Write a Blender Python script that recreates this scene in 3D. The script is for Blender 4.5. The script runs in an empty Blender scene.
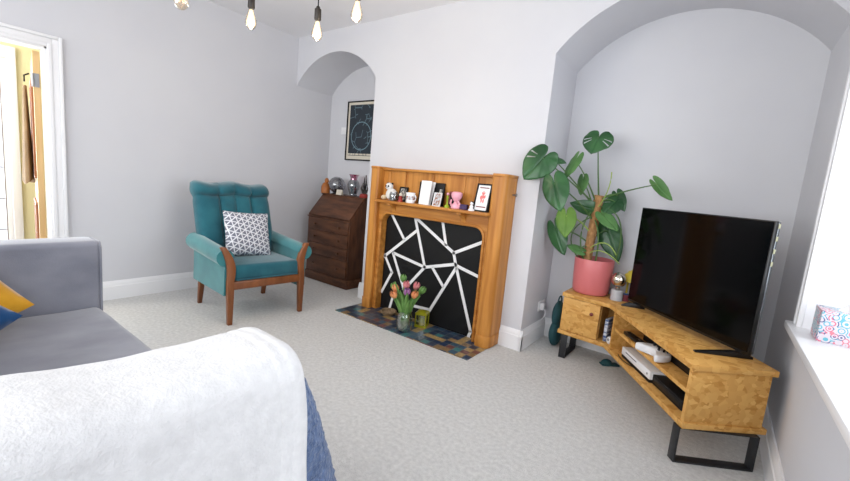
import bpy, bmesh, math, random
from mathutils import Vector, Matrix, noise
random.seed(7)
R = math.radians
PI = math.pi
sc = bpy.context.scene
COL = sc.collection

# ------------------------------------------------------------------ helpers
def lin(c):
    c = c / 255.0
    return c / 12.92 if c <= 0.04045 else ((c + 0.055) / 1.055) ** 2.4
def rgb(r, g, b): return (lin(r), lin(g), lin(b), 1.0)

def mat(name, col, rough=0.6, metal=0.0, spec=0.5, var=None, vscale=(8, 8, 8), vdet=4, bump=0.0, bscale=60, sheen=0.0, coat=0.0, trans=0.0, ior=1.45, emit=None, estr=0.0, alpha=1.0, low=0.35, high=0.65):
    m = bpy.data.materials.new(name); m.use_nodes = True
    nt = m.node_tree; N = nt.nodes; L = nt.links
    b = N['Principled BSDF']
    b.inputs['Base Color'].default_value = col
    b.inputs['Roughness'].default_value = rough
    b.inputs['Metallic'].default_value = metal
    b.inputs['Specular IOR Level'].default_value = spec
    b.inputs['Sheen Weight'].default_value = sheen
    b.inputs['Coat Weight'].default_value = coat
    b.inputs['Transmission Weight'].default_value = trans
    b.inputs['IOR'].default_value = ior
    b.inputs['Alpha'].default_value = alpha
    if emit:
        b.inputs['Emission Color'].default_value = emit
        b.inputs['Emission Strength'].default_value = estr
    if var or bump:
        tc = N.new('ShaderNodeTexCoord')
    if var:
        mp = N.new('ShaderNodeMapping'); mp.inputs['Scale'].default_value = vscale
        L.new(tc.outputs['Object'], mp.inputs['Vector'])
        n = N.new('ShaderNodeTexNoise'); n.inputs['Scale'].default_value = 1.0; n.inputs['Detail'].default_value = vdet
        L.new(mp.outputs[0], n.inputs['Vector'])
        r = N.new('ShaderNodeValToRGB')
        r.color_ramp.elements[0].position = low; r.color_ramp.elements[0].color = col
        r.color_ramp.elements[1].position = high; r.color_ramp.elements[1].color = var
        L.new(n.outputs['Fac'], r.inputs['Fac']); L.new(r.outputs['Color'], b.inputs['Base Color'])
    if bump:
        n2 = N.new('ShaderNodeTexNoise'); n2.inputs['Scale'].default_value = bscale; n2.inputs['Detail'].default_value = 3
        L.new(tc.outputs['Object'], n2.inputs['Vector'])
        bp = N.new('ShaderNodeBump'); bp.inputs['Strength'].default_value = bump; bp.inputs['Distance'].default_value = 0.01
        L.new(n2.outputs['Fac'], bp.inputs['Height']); L.new(bp.outputs[0], b.inputs['Normal'])
    return m

def osb_material():
    m = mat('osb', rgb(205, 160, 98), 0.5, spec=0.35)
    nt = m.node_tree; N = nt.nodes; L = nt.links; b = N['Principled BSDF']
    tc = N.new('ShaderNodeTexCoord')
    def layer(rot, scl, seed):
        mp = N.new('ShaderNodeMapping'); mp.inputs['Rotation'].default_value = rot; mp.inputs['Scale'].default_value = scl
        mp.inputs['Location'].default_value = (seed, seed * 1.7, seed * .3)
        L.new(tc.outputs['Object'], mp.inputs['Vector'])
        nz = N.new('ShaderNodeTexNoise'); nz.inputs['Scale'].default_value = 2.2; nz.inputs['Detail'].default_value = 2
        L.new(mp.outputs[0], nz.inputs['Vector'])
        mx = N.new('ShaderNodeMix'); mx.data_type = 'VECTOR'; mx.inputs['Factor'].default_value = 0.22
        L.new(mp.outputs[0], mx.inputs[4]); L.new(nz.outputs['Color'], mx.inputs[5])
        v = N.new('ShaderNodeTexVoronoi'); v.inputs['Scale'].default_value = 1.0
        L.new(mx.outputs[1], v.inputs['Vector'])
        s = N.new('ShaderNodeSeparateColor'); L.new(v.outputs['Color'], s.inputs[0])
        return s.outputs[0]
    a = layer((.2, .1, .5), (22, 62, 70), 1.3)
    c = layer((.6, .9, -.7), (50, 17, 40), 5.1)
    r1 = N.new('ShaderNodeValToRGB'); e = r1.color_ramp.elements
    e[0].position = 0.0; e[0].color = rgb(184, 130, 62); e[1].position = 1.0; e[1].color = rgb(220, 174, 104)
    x = e.new(.45); x.color = rgb(198, 146, 74); x = e.new(.75); x.color = rgb(208, 158, 88)
    L.new(a, r1.inputs['Fac'])
    r2 = N.new('ShaderNodeValToRGB'); e = r2.color_ramp.elements
    e[0].position = 0.0; e[0].color = rgb(186, 133, 64); e[1].position = 1.0; e[1].color = rgb(214, 165, 94)
    L.new(c, r2.inputs['Fac'])
    st = N.new('ShaderNodeMath'); st.operation = 'GREATER_THAN'; st.inputs[1].default_value = .55; L.new(c, st.inputs[0])
    mx = N.new('ShaderNodeMix'); mx.data_type = 'RGBA'
    L.new(st.outputs[0], mx.inputs['Factor']); L.new(r1.outputs[0], mx.inputs[6]); L.new(r2.outputs[0], mx.inputs[7])
    L.new(mx.outputs[2], b.inputs['Base Color'])
    return m

def tile_material():
    m = mat('hearth_tiles', rgb(40, 60, 90), 0.3, spec=0.5)
    nt = m.node_tree; N = nt.nodes; L = nt.links; b = N['Principled BSDF']
    tc = N.new('ShaderNodeTexCoord')
    mp = N.new('ShaderNodeMapping'); mp.inputs['Scale'].default_value = (1 / .066, 1 / .066, 0)
    L.new(tc.outputs['Object'], mp.inputs['Vector'])
    fl = N.new('ShaderNodeVectorMath'); fl.operation = 'FLOOR'; L.new(mp.outputs[0], fl.inputs[0])
    wn = N.new('ShaderNodeTexWhiteNoise'); wn.noise_dimensions = '3D'; L.new(fl.outputs[0], wn.inputs['Vector'])
    cr = N.new('ShaderNodeValToRGB'); cr.color_ramp.interpolation = 'CONSTANT'; e = cr.color_ramp.elements
    cols = [(0, (36, 54, 82)), (.26, (58, 88, 112)), (.40, (164, 138, 92)), (.60, (62, 120, 124)), (.68, (138, 112, 78)), (.80, (44, 62, 84)), (.92, (112, 70, 68))]
    e[0].position = 0; e[0].color = rgb(*cols[0][1]); e[1].position = cols[1][0]; e[1].color = rgb(*cols[1][1])
    for p, c in cols[2:]:
        x = e.new(p); x.color = rgb(*c)
    L.new(wn.outputs['Value'], cr.inputs['Fac'])
    nz = N.new('ShaderNodeTexNoise'); nz.inputs['Scale'].default_value = 70; nz.inputs['Detail'].default_value = 3
    L.new(tc.outputs['Object'], nz.inputs['Vector'])
    rr = N.new('ShaderNodeValToRGB'); rr.color_ramp.elements[0].position = .42; rr.color_ramp.elements[1].position = .62
    rr.color_ramp.elements[0].color = (.75, .75, .75, 1); rr.color_ramp.elements[1].color = (1.2, 1.15, 1.05, 1)
    L.new(nz.outputs['Fac'], rr.inputs['Fac'])
    ml = N.new('ShaderNodeMix'); ml.data_type = 'RGBA'; ml.blend_type = 'MULTIPLY'; ml.inputs['Factor'].default_value = 1
    L.new(cr.outputs[0], ml.inputs[6]); L.new(rr.outputs[0], ml.inputs[7])
    fr = N.new('ShaderNodeVectorMath'); fr.operation = 'FRACTION'; L.new(mp.outputs[0], fr.inputs[0])
    sp = N.new('ShaderNodeSeparateXYZ'); L.new(fr.outputs[0], sp.inputs[0])
    def edge(o):
        s = N.new('ShaderNodeMath'); s.operation = 'SUBTRACT'; s.inputs[1].default_value = .5; L.new(o, s.inputs[0])
        a = N.new('ShaderNodeMath'); a.operation = 'ABSOLUTE'; L.new(s.outputs[0], a.inputs[0]); return a.outputs[0]
    mxm = N.new('ShaderNodeMath'); mxm.operation = 'MAXIMUM'; L.new(edge(sp.outputs[0]), mxm.inputs[0]); L.new(edge(sp.outputs[1]), mxm.inputs[1])
    g = N.new('ShaderNodeMath'); g.operation = 'GREATER_THAN'; g.inputs[1].default_value = .465; L.new(mxm.outputs[0], g.inputs[0])
    m2 = N.new('ShaderNodeMix'); m2.data_type = 'RGBA'; L.new(g.outputs[0], m2.inputs['Factor'])
    L.new(ml.outputs[2], m2.inputs[6]); m2.inputs[7].default_value = rgb(118, 112, 100)
    L.new(m2.outputs[2], b.inputs['Base Color'])
    return m

def triangle_material():
    """grey fabric printed with white lines that make triangles and stars"""
    m = mat('triangle_print', rgb(120, 122, 132), 0.8)
    nt = m.node_tree; N = nt.nodes; L = nt.links; b = N['Principled BSDF']
    tc = N.new('ShaderNodeTexCoord')
    sep = N.new('ShaderNodeSeparateXYZ'); L.new(tc.outputs['Object'], sep.inputs[0])
    def math1(op, a, bb=None):
        n = N.new('ShaderNodeMath'); n.operation = op
        for i, v in enumerate((a, bb)):
            if v is None: continue
            if isinstance(v, (int, float)): n.inputs[i].default_value = v
            else: L.new(v, n.inputs[i])
        return n.outputs[0]
    tot = None
    for k in range(3):
        a = R(60 * k + 12)
        d = math1('ADD', math1('MULTIPLY', sep.outputs[1], math.cos(a) / .088), math1('MULTIPLY', sep.outputs[2], math.sin(a) / .088))
        f = math1('ABSOLUTE', math1('SUBTRACT', math1('FRACT', math1('ADD', d, 50.2)), .5))
        ln = math1('LESS_THAN', math1('ABSOLUTE', math1('SUBTRACT', f, .25)), .048)
        tot = ln if tot is None else math1('MAXIMUM', tot, ln)
    mx = N.new('ShaderNodeMix'); mx.data_type = 'RGBA'; L.new(tot, mx.inputs['Factor'])
    mx.inputs[6].default_value = rgb(112, 114, 128); mx.inputs[7].default_value = rgb(222, 223, 228)
    L.new(mx.outputs[2], b.inputs['Base Color'])
    return m

def floral_material():
    m = mat('tissue_box_print', rgb(225, 205, 215), 0.5)
    nt = m.node_tree; N = nt.nodes; L = nt.links; b = N['Principled BSDF']
    tc = N.new('ShaderNodeTexCoord')
    v = N.new('ShaderNodeTexVoronoi'); v.inputs['Scale'].default_value = 42; L.new(tc.outputs['Object'], v.inputs['Vector'])
    s = N.new('ShaderNodeSeparateColor'); L.new(v.outputs['Color'], s.inputs[0])
    n = N.new('ShaderNodeTexNoise'); n.inputs['Scale'].default_value = 9; L.new(tc.outputs['Object'], n.inputs['Vector'])
    ad = N.new('ShaderNodeMath'); ad.operation = 'MULTIPLY_ADD'; ad.inputs[1].default_value = .35; L.new(s.outputs[0], ad.inputs[0]); 
    sb = N.new('ShaderNodeMath'); sb.operation = 'MULTIPLY_ADD'; sb.inputs[1].default_value = 1.6; sb.inputs[2].default_value = -.5; L.new(n.outputs['Fac'], sb.inputs[0]); L.new(sb.outputs[0], ad.inputs[2])
    cr = N.new('ShaderNodeValToRGB'); cr.color_ramp.interpolation = 'CONSTANT'; e = cr.color_ramp.elements
    e[0].position = 0; e[0].color = rgb(96, 172, 190); e[1].position = .36; e[1].color = rgb(80, 94, 138)
    for p, c in ((.42, (206, 104, 128)), (.52, (120, 184, 198)), (.6, (214, 124, 138)), (.72, (196, 86, 108))):
        x = e.new(p); x.color = rgb(*c)
    L.new(ad.outputs[0], cr.inputs['Fac'])
    # rings: alternate with pale ground by distance
    wv = N.new('ShaderNodeMath'); wv.operation = 'PINGPONG'; wv.inputs[1].default_value = .16; L.new(v.outputs['Distance'], wv.inputs[0])
    gt = N.new('ShaderNodeMath'); gt.operation = 'GREATER_THAN'; gt.inputs[1].default_value = .09; L.new(wv.outputs[0], gt.inputs[0])
    mx = N.new('ShaderNodeMix'); mx.data_type = 'RGBA'; L.new(gt.outputs[0], mx.inputs['Factor'])
    L.new(cr.outputs[0], mx.inputs[7]); mx.inputs[6].default_value = rgb(206, 196, 203)
    L.new(mx.outputs[2], b.inputs['Base Color'])
    return m

def chart_material():
    """dark star chart: pale ring and faint thin lines on blue-black"""
    m = mat('star_chart', rgb(38, 48, 58), 0.5)
    nt = m.node_tree; N = nt.nodes; L = nt.links; b = N['Principled BSDF']
    tc = N.new('ShaderNodeTexCoord')
    v = N.new('ShaderNodeTexVoronoi'); v.feature = 'DISTANCE_TO_EDGE'; v.inputs['Scale'].default_value = 9
    L.new(tc.outputs['Object'], v.inputs['Vector'])
    lt = N.new('ShaderNodeMath'); lt.operation = 'LESS_THAN'; lt.inputs[1].default_value = .035; L.new(v.outputs['Distance'], lt.inputs[0])
    n = N.new('ShaderNodeTexNoise'); n.inputs['Scale'].default_value = 7; L.new(tc.outputs['Object'], n.inputs['Vector'])
    g = N.new('ShaderNodeMath'); g.operation = 'GREATER_THAN'; g.inputs[1].default_value = .5; L.new(n.outputs['Fac'], g.inputs[0])
    mu = N.new('ShaderNodeMath'); mu.operation = 'MULTIPLY'; L.new(lt.outputs[0], mu.inputs[0]); L.new(g.outputs[0], mu.inputs[1])
    mp = N.new('ShaderNodeMapping'); mp.inputs['Location'].default_value = (0, 0, .06); L.new(tc.outputs['Object'], mp.inputs['Vector'])
    ln = N.new('ShaderNodeVectorMath'); ln.operation = 'LENGTH'
    fl = N.new('ShaderNodeVectorMath'); fl.operation = 'MULTIPLY'; fl.inputs[1].default_value = (1, 0, 1); L.new(mp.outputs[0], fl.inputs[0]); L.new(fl.outputs[0], ln.inputs[0])
    c1 = N.new('ShaderNodeMath'); c1.operation = 'COMPARE'; c1.inputs[1].default_value = .165; c1.inputs[2].default_value = .005; L.new(ln.outputs['Value'], c1.inputs[0])
    mm = N.new('ShaderNodeMath'); mm.operation = 'MULTIPLY'; mm.inputs[1].default_value = .55; L.new(mu.outputs[0], mm.inputs[0])
    mxm = N.new('ShaderNodeMath'); mxm.operation = 'MAXIMUM'; L.new(mm.outputs[0], mxm.inputs[0]); L.new(c1.outputs[0], mxm.inputs[1])
    mx = N.new('ShaderNodeMix'); mx.data_type = 'RGBA'; L.new(mxm.outputs[0], mx.inputs['Factor'])
    mx.inputs[6].default_value = rgb(36, 45, 54); mx.inputs[7].default_value = rgb(112, 140, 150)
    L.new(mx.outputs[2], b.inputs['Base Color'])
    return m

def glass_material(name, col=(1, 1, 1, 1), fac=0.85, rough=0.05):
    """thin clear glass: see-through with a glossy surface"""
    m = bpy.data.materials.new(name); m.use_nodes = True
    nt = m.node_tree; N = nt.nodes; L = nt.links
    N.remove(N['Principled BSDF'])
    t = N.new('ShaderNodeBsdfTransparent'); t.inputs['Color'].default_value = col
    g = N.new('ShaderNodeBsdfGlossy'); g.inputs['Roughness'].default_value = rough
    fr = N.new('ShaderNodeLayerWeight'); fr.inputs['Blend'].default_value = .35
    mr = N.new('ShaderNodeMapRange'); mr.inputs['To Min'].default_value = 1 - fac; mr.inputs['To Max'].default_value = .75
    L.new(fr.outputs['Facing'], mr.inputs['Value'])
    mx = N.new('ShaderNodeMixShader'); L.new(mr.outputs[0], mx.inputs[0])
    L.new(t.outputs[0], mx.inputs[1]); L.new(g.outputs[0], mx.inputs[2])
    L.new(mx.outputs[0], N['Material Output'].inputs['Surface'])
    return m

M = {}
M['wall'] = mat('wall_paint', rgb(210, 210, 214), .75, spec=.25, var=rgb(207, 207, 212), vscale=(2, 2, 2), bump=.04, bscale=220)
M['ceiling'] = mat('ceiling_paint', rgb(234, 233, 235), .8, spec=.2, bump=.03, bscale=200)
M['trim'] = mat('white_gloss', rgb(236, 236, 238), .35, spec=.4, bump=.01, bscale=40)
M['carpet'] = mat('carpet', rgb(206, 205, 203), .95, spec=.1, var=rgb(227, 226, 224), vscale=(45, 45, 45), vdet=8, bump=.9, bscale=190, low=.3, high=.7)
M['oak'] = mat('oak', rgb(166, 105, 42), .38, spec=.4, var=rgb(200, 138, 66), vscale=(22, 22, 1.6), vdet=6, bump=.05, bscale=30)
M['oak_h'] = mat('oak_lengthwise', rgb(166, 105, 42), .38, spec=.4, var=rgb(198, 136, 64), vscale=(1.6, 22, 22), vdet=6)
M['walnut'] = mat('dark_stained_wood', rgb(66, 40, 26), .42, spec=.4, var=rgb(100, 63, 42), vscale=(5, 20, 20), vdet=6)
M['walnut_v'] = mat('dark_stained_wood_upright', rgb(66, 40, 26), .42, spec=.4, var=rgb(98, 62, 41), vscale=(20, 20, 4), vdet=6)
M['knob_wood'] = mat('dark_knob', rgb(82, 52, 33), .35)
M['teak'] = mat('chair_frame_wood', rgb(112, 64, 34), .35, spec=.5, var=rgb(136, 82, 46), vscale=(14, 14, 3), vdet=5)
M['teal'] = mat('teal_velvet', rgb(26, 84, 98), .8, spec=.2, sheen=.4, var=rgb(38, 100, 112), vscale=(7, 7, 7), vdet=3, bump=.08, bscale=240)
M['teal_light'] = mat('teal_velvet_pale', rgb(46, 114, 121), .8, spec=.2, sheen=.5, var=rgb(60, 130, 135), vscale=(6, 6, 6), vdet=3, bump=.08, bscale=240)  # paler teal velvet for the armrests
M['sofa'] = mat('grey_velvet', rgb(118, 120, 132), .85, spec=.2, sheen=.5, var=rgb(142, 144, 155), vscale=(5, 3, 5), vdet=5, bump=.1, bscale=200)
M['white_fleece'] = mat('white_fleece', rgb(222, 222, 223), .95, spec=.1, sheen=.1, var=rgb(230, 230, 231), vscale=(40, 40, 40), bump=.3, bscale=150)
M['sherpa'] = mat('blue_sherpa', rgb(78, 98, 134), .95, spec=.1, sheen=.4, var=rgb(104, 124, 160), vscale=(60, 60, 60), bump=.9, bscale=90)
M['mustard'] = mat('mustard_velvet', rgb(196, 140, 24), .8, sheen=.4, spec=.2, var=rgb(214, 158, 40), vscale=(9, 9, 9))
M['navy'] = mat('blue_velvet', rgb(14, 62, 110), .8, sheen=.4, spec=.2, var=rgb(20, 76, 128), vscale=(9, 9, 9))
M['osb'] = osb_material()
M['steel_black'] = mat('black_steel', rgb(46, 47, 50), .4, metal=.3, spec=.5)
M['screen'] = mat('tv_screen', rgb(5, 5, 6), .10, spec=.2)
M['tv_black'] = mat('black_plastic', rgb(14, 14, 15), .35)
M['silver'] = mat('silver_edge', rgb(120, 124, 128), .25, metal=.8)
M['black'] = mat('matt_black', rgb(20, 20, 22), .55, spec=.3)
M['board_black'] = mat('black_painted_board', rgb(16, 16, 18), .5, spec=.3, bump=.03, bscale=60)
M['tape'] = mat('white_tape', rgb(232, 232, 234), .5)
M['tiles'] = tile_material()
M['pink_pot'] = mat('pink_glazed_pot', rgb(204, 112, 114), .35, spec=.5)
M['soil'] = mat('soil', rgb(52, 38, 28), .95, bump=.8, bscale=60)
M['moss'] = mat('moss_pole_coir', rgb(146, 104, 64), .95, var=rgb(186, 142, 96), vscale=(50, 50, 30), bump=.9, bscale=90)
M['leaf'] = mat('monstera_leaf', rgb(28, 68, 36), .28, spec=.5, var=rgb(52, 98, 54), vscale=(6, 6, 6), vdet=3)
M['leaf_dull'] = mat('monstera_leaf_young', rgb(62, 104, 52), .45, spec=.4, var=rgb(86, 128, 72), vscale=(9, 9, 9))
M['leaf_lime'] = mat('monstera_leaf_back', rgb(86, 124, 46), .45, spec=.4, var=rgb(110, 146, 62), vscale=(9, 9, 9))
M['stem'] = mat('plant_stem', rgb(76, 108, 56), .5)
M['stem_lime'] = mat('plant_stem_lime', rgb(150, 172, 84), .5)
M['triangles'] = triangle_material()
M['floral'] = floral_material()
M['chart'] = chart_material()
M['cream_card'] = mat('cream_mount', rgb(214, 206, 190), .7)
M['white_plastic'] = mat('white_plastic', rgb(232, 232, 234), .35)
M['paper'] = mat('white_paper', rgb(238, 238, 240), .7)
M['glass'] = glass_material('clear_glass', (.93, .97, .95, 1), .86)
M['glass_smoke'] = glass_material('smoked_glass', (.42, .42, .45, 1), .8)
M['glass_grey'] = glass_material('grey_glass', (.62, .64, .66, 1), .82)
M['glass_pink'] = glass_material('pink_glass', (.80, .46, .60, 1), .8)
M['window_glass'] = glass_material('window_glass', (.98, .99, 1, 1), .95)
M['amber_glass'] = glass_material('amber_bulb_glass', (1, .93, .82, 1), .9)
M['mirror_glass'] = mat('mirrored_globe', rgb(206, 198, 184), .12, metal=1.0)
M['concrete'] = mat('pale_concrete', rgb(172, 174, 180), .8, var=rgb(182, 184, 189), vscale=(30, 30, 30))
M['bulb_glow'] = mat('glowing_bulb', rgb(255, 236, 200), .3, emit=(1.0, .86, .62, 1), estr=1.3)
M['filament'] = mat('warm_filament', rgb(255, 200, 120), .3, emit=(1.0, .72, .38, 1), estr=1.6)
M['bronze'] = mat('dark_bronze', rgb(58, 54, 52), .4, metal=.6)
M['orange_wood'] = mat('orange_carved_wood', rgb(150, 86, 36), .45, var=rgb(176, 108, 52), vscale=(20, 20, 20))
M['red'] = mat('red_enamel', rgb(150, 50, 44), .4)
M['pink'] = mat('pink_ceramic', rgb(232, 168, 184), .4)
M['purple'] = mat('purple_card', rgb(58, 34, 82), .5)
M['yellow'] = mat('yellow_enamel', rgb(214, 192, 70), .45)
M['chartreuse'] = mat('chartreuse_metal', rgb(150, 148, 22), .35, metal=.2)
M['green_bright'] = mat('lime_figure', rgb(150, 172, 40), .45)
M['wicker'] = mat('brown_wicker', rgb(112, 92, 70), .8, var=rgb(150, 128, 98), vscale=(60, 60, 60), bump=.8, bscale=120)
M['plush_white'] = mat('white_plush', rgb(226, 224, 222), .95, sheen=.5, bump=.6, bscale=200)
M['plush_cream'] = mat('cream_plush', rgb(214, 190, 152), .95, sheen=.5, bump=.6, bscale=200)
M['photo_a'] = mat('printed_photograph', rgb(60, 62, 66), .3, var=rgb(196, 190, 180), vscale=(40, 40, 40), low=.45, high=.6)
M['photo_b'] = mat('colour_photograph', rgb(150, 92, 60), .3, var=rgb(200, 206, 214), vscale=(55, 55, 40), low=.42, high=.58)
M['print_red'] = mat('red_ink', rgb(226, 122, 120), .6)
M['print_dark'] = mat('dark_red_ink', rgb(120, 50, 60), .6)
M['pine'] = mat('pine_door', rgb(196, 160, 108), .5, var=rgb(212, 178, 126), vscale=(18, 18, 2))
M['pine_dark'] = mat('pine_door_moulding', rgb(150, 96, 62), .5, var=rgb(166, 112, 74), vscale=(18, 18, 2))
M['hall_cream'] = mat('hall_cream_paint', rgb(226, 216, 172), .8)
M['brown_cloth'] = mat('brown_coat_cloth', rgb(118, 96, 70), .9, var=rgb(134, 110, 82), vscale=(12, 12, 6), bump=.3, bscale=90)
M['frost'] = mat('frosted_pane', rgb(238, 240, 244), .6, var=rgb(206, 212, 222), vscale=(3, 16, 16), low=.48, high=.53)
M['frost_glass'] = glass_material('frosted_glass', (.9, .93, .97, 1), .9, .3)
M['steel'] = mat('brushed_steel', rgb(150, 150, 152), .35, metal=.9)
M['tulip_orange'] = mat('tulip_orange', rgb(218, 128, 84), .5, var=rgb(226, 164, 106), vscale=(30, 30, 30))
M['tulip_pink'] = mat('tulip_pink', rgb(204, 110, 120), .5, var=rgb(222, 150, 144), vscale=(30, 30, 30))
M['tulip_purple'] = mat('tulip_purple', rgb(150, 96, 150), .5, var=rgb(176, 122, 170), vscale=(30, 30, 30))
M['tulip_leaf'] = mat('tulip_leaf', rgb(86, 128, 60), .45, var=rgb(116, 156, 84), vscale=(20, 20, 10))
M['water'] = glass_material('vase_water', (.80, .88, .82, 1), .9)
M['teal_plastic'] = mat('dark_teal_cloth', rgb(30, 72, 78), .7)
M['red_knob'] = mat('dark_red_knob', rgb(110, 40, 30), .4)
M['blue_white'] = mat('blue_white_sleeves', rgb(66, 92, 140), .4, var=rgb(214, 218, 226), vscale=(4, 4, 40), low=.46, high=.54)
M['sticker'] = mat('pale_stickers', rgb(150, 148, 122), .5)

# ---- mesh building
def bx(bm, x0, x1, y0, y1, z0, z1, bev=0.0, seg=2, mtx=None):
    r = bmesh.ops.create_cube(bm, size=1.0)
    vs = r['verts']
    S = Matrix.Translation(((x0 + x1) / 2, (y0 + y1) / 2, (z0 + z1) / 2)) @ Matrix.Diagonal((x1 - x0, y1 - y0, z1 - z0, 1))
    bmesh.ops.transform(bm, matrix=S, verts=vs)
    if bev:
        es = list({e for v in vs for e in v.link_edges})
        rb = bmesh.ops.bevel(bm, geom=es, offset=bev, segments=seg, affect='EDGES', profile=.5)
        vs = list({v for f in rb['faces'] for v in f.verts} | {v for v in vs if v.is_valid})
    if mtx is not None: bmesh.ops.transform(bm, matrix=mtx, verts=vs)
    return vs

def prism(bm, pts, a0, a1, axis='z', bev=0.0):
    """extrude a 2D outline: axis z -> (x,y), y -> (x,z), x -> (y,z)"""
    def P(p, a):
        return {'z': (p[0], p[1], a), 'y': (p[0], a, p[1]), 'x': (a, p[0], p[1])}[axis]
    v0 = [bm.verts.new(P(p, a0)) for p in pts]; v1 = [bm.verts.new(P(p, a1)) for p in pts]
    f0 = bm.faces.new(v0); f1 = bm.faces.new(list(reversed(v1)))
    n = len(pts)
    fs = [f0, f1]
    for i in range(n):
        fs.append(bm.faces.new((v0[i], v1[i], v1[(i + 1) % n], v0[(i + 1) % n])))
    bmesh.ops.recalc_face_normals(bm, faces=fs)
    if bev:
        es = [e for f in (f0, f1) for e in f.edges]
        bmesh.ops.bevel(bm, geom=es, offset=bev, segments=2, affect='EDGES', profile=.5)

def lathe(bm, prof, seg=32, c=(0, 0, 0), mtx=None, cap=False):
    rings = []
    allv = []
    for r, z in prof:
        if r < 1e-5:
            v = bm.verts.new((c[0], c[1], c[2] + z)); rings.append([v]); allv.append(v)
        else:
            ring = [bm.verts.new((c[0] + r * math.cos(2 * PI * i / seg), c[1] + r * math.sin(2 * PI * i / seg), c[2] + z)) for i in range(seg)]
            rings.append(ring); allv += ring
    for a, b in zip(rings, rings[1:]):
        for i in range(seg):
            j = (i + 1) % seg
            if len(a) == 1 and len(b) == 1: continue
            if len(a) == 1: bm.faces.new((a[0], b[i], b[j]))
            elif len(b) == 1: bm.faces.new((a[i], a[j], b[0]))
            else: bm.faces.new((a[i], a[j], b[j], b[i]))
    if cap:
        for ring in (rings[0], rings[-1]):
            if len(ring) > 1: bm.faces.new(ring)
    if mtx is not None: bmesh.ops.transform(bm, matrix=mtx, verts=allv)
    bmesh.ops.recalc_face_normals(bm, faces=list({f for v in allv for f in v.link_faces}))
    return allv

def tube(bm, pts, rad, seg=8):
    pts = [Vector(p) for p in pts]
    rads = rad if isinstance(rad, (list, tuple)) else [rad] * len(pts)
    rings = []
    up = Vector((0, 0, 1))
    for i, p in enumerate(pts):
        t = (pts[min(i + 1, len(pts) - 1)] - pts[max(i - 1, 0)]).normalized()
        a = t.cross(up)
        if a.length < .05: a = t.cross(Vector((1, 0, 0)))
        a.normalize(); b = t.cross(a).normalized()
        rings.append([bm.verts.new(p + (a * math.cos(2 * PI * k / seg) + b * math.sin(2 * PI * k / seg)) * rads[i]) for k in range(seg)])
    fs = []
    for a, b in zip(rings, rings[1:]):
        for k in range(seg):
            fs.append(bm.faces.new((a[k], a[(k + 1) % seg], b[(k + 1) % seg], b[k])))
    fs.append(bm.faces.new(rings[0])); fs.append(bm.faces.new(list(reversed(rings[-1]))))
    bmesh.ops.recalc_face_normals(bm, faces=fs)

def bez(p0, p1, p2, n=12):
    p0, p1, p2 = Vector(p0), Vector(p1), Vector(p2)
    return [(1 - t) ** 2 * p0 + 2 * t * (1 - t) * p1 + t * t * p2 for t in [i / n for i in range(n + 1)]]

def sphere(bm, c, r, su=24, sv=16, mtx=None):
    s = (r, r, r) if isinstance(r, (int, float)) else r
    m = Matrix.Translation(c) @ (mtx if mtx is not None else Matrix()) @ Matrix.Diagonal((*s, 1))
    bmesh.ops.create_uvsphere(bm, u_segments=su, v_segments=sv, radius=1.0, matrix=m)

def grid(bm, nu, nv, fn):
    vs = [[bm.verts.new(fn(i / nu, j / nv)) for j in range(nv + 1)] for i in range(nu + 1)]
    for i in range(nu):
        for j in range(nv):
            bm.faces.new((vs[i][j], vs[i + 1][j], vs[i + 1][j + 1], vs[i][j + 1]))
    return vs

def pillow_bm(w, h, t, n=20, p=2.6):
    """soft square cushion in the local yz plane, thickness along x"""
    bm = bmesh.new()
    def f(sign):
        def g(a, b):
            u = 2 * a - 1; v = 2 * b - 1
            e = max(0, (1 - abs(u) ** p)) ** .5 * max(0, (1 - abs(v) ** p)) ** .5
            k = 1 - .05 * (1 - u * u) * abs(v) ** 3; q = 1 - .05 * (1 - v * v) * abs(u) ** 3
            return (sign * t / 2 * e, u * w / 2 * q, v * h / 2 * k)
        return g
    grid(bm, n, n, f(1)); grid(bm, n, n, f(-1))
    bmesh.ops.remove_doubles(bm, verts=bm.verts, dist=1e-5)
    bmesh.ops.recalc_face_normals(bm, faces=bm.faces)
    return bm

def obj(name, bm, m, parent=None, smooth=35, world=False, solid=0.0, subsurf=0):
    if isinstance(bm, bmesh.types.BMesh):
        if world and parent is not None:
            bmesh.ops.transform(bm, matrix=frame(parent).inverted(), verts=bm.verts)
        me = bpy.data.meshes.new(name); bm.to_mesh(me); bm.free()
    else: me = bm
    o = bpy.data.objects.new(name, me); COL.objects.link(o)
    if m is not None: me.materials.append(m)
    if smooth:
        for p in me.polygons: p.use_smooth = True
        me.set_sharp_from_angle(angle=R(smooth))
    if parent is not None: o.parent = parent
    if solid:
        md = o.modifiers.new('thickness', 'SOLIDIFY'); md.thickness = solid; md.offset = 0
    if subsurf:
        md = o.modifiers.new('round', 'SUBSURF'); md.levels = subsurf; md.render_levels = subsurf
    return o

def frame(o):
    f = o.matrix_basis.copy()
    while o.parent is not None:
        o = o.parent; f = o.matrix_basis @ f
    return f

def thing(name, label, cat, loc=(0, 0, 0), rotz=0.0, group=None, rot=None):
    o = bpy.data.objects.new(name, None); COL.objects.link(o)
    o.empty_display_size = .1
    o.location = loc; o.rotation_euler = rot if rot else (0, 0, rotz)
    o['label'] = label; o['category'] = cat
    if group: o['group'] = group
    return o

def tag(o, label, cat, group=None):
    o['label'] = label; o['category'] = cat
    if group: o['group'] = group
    return o

def struct(name, bm, m, smooth=30, parent=None):
    o = obj(name, bm, m, parent, smooth)
    if parent is None: o['kind'] = 'structure'
    return o

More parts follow.
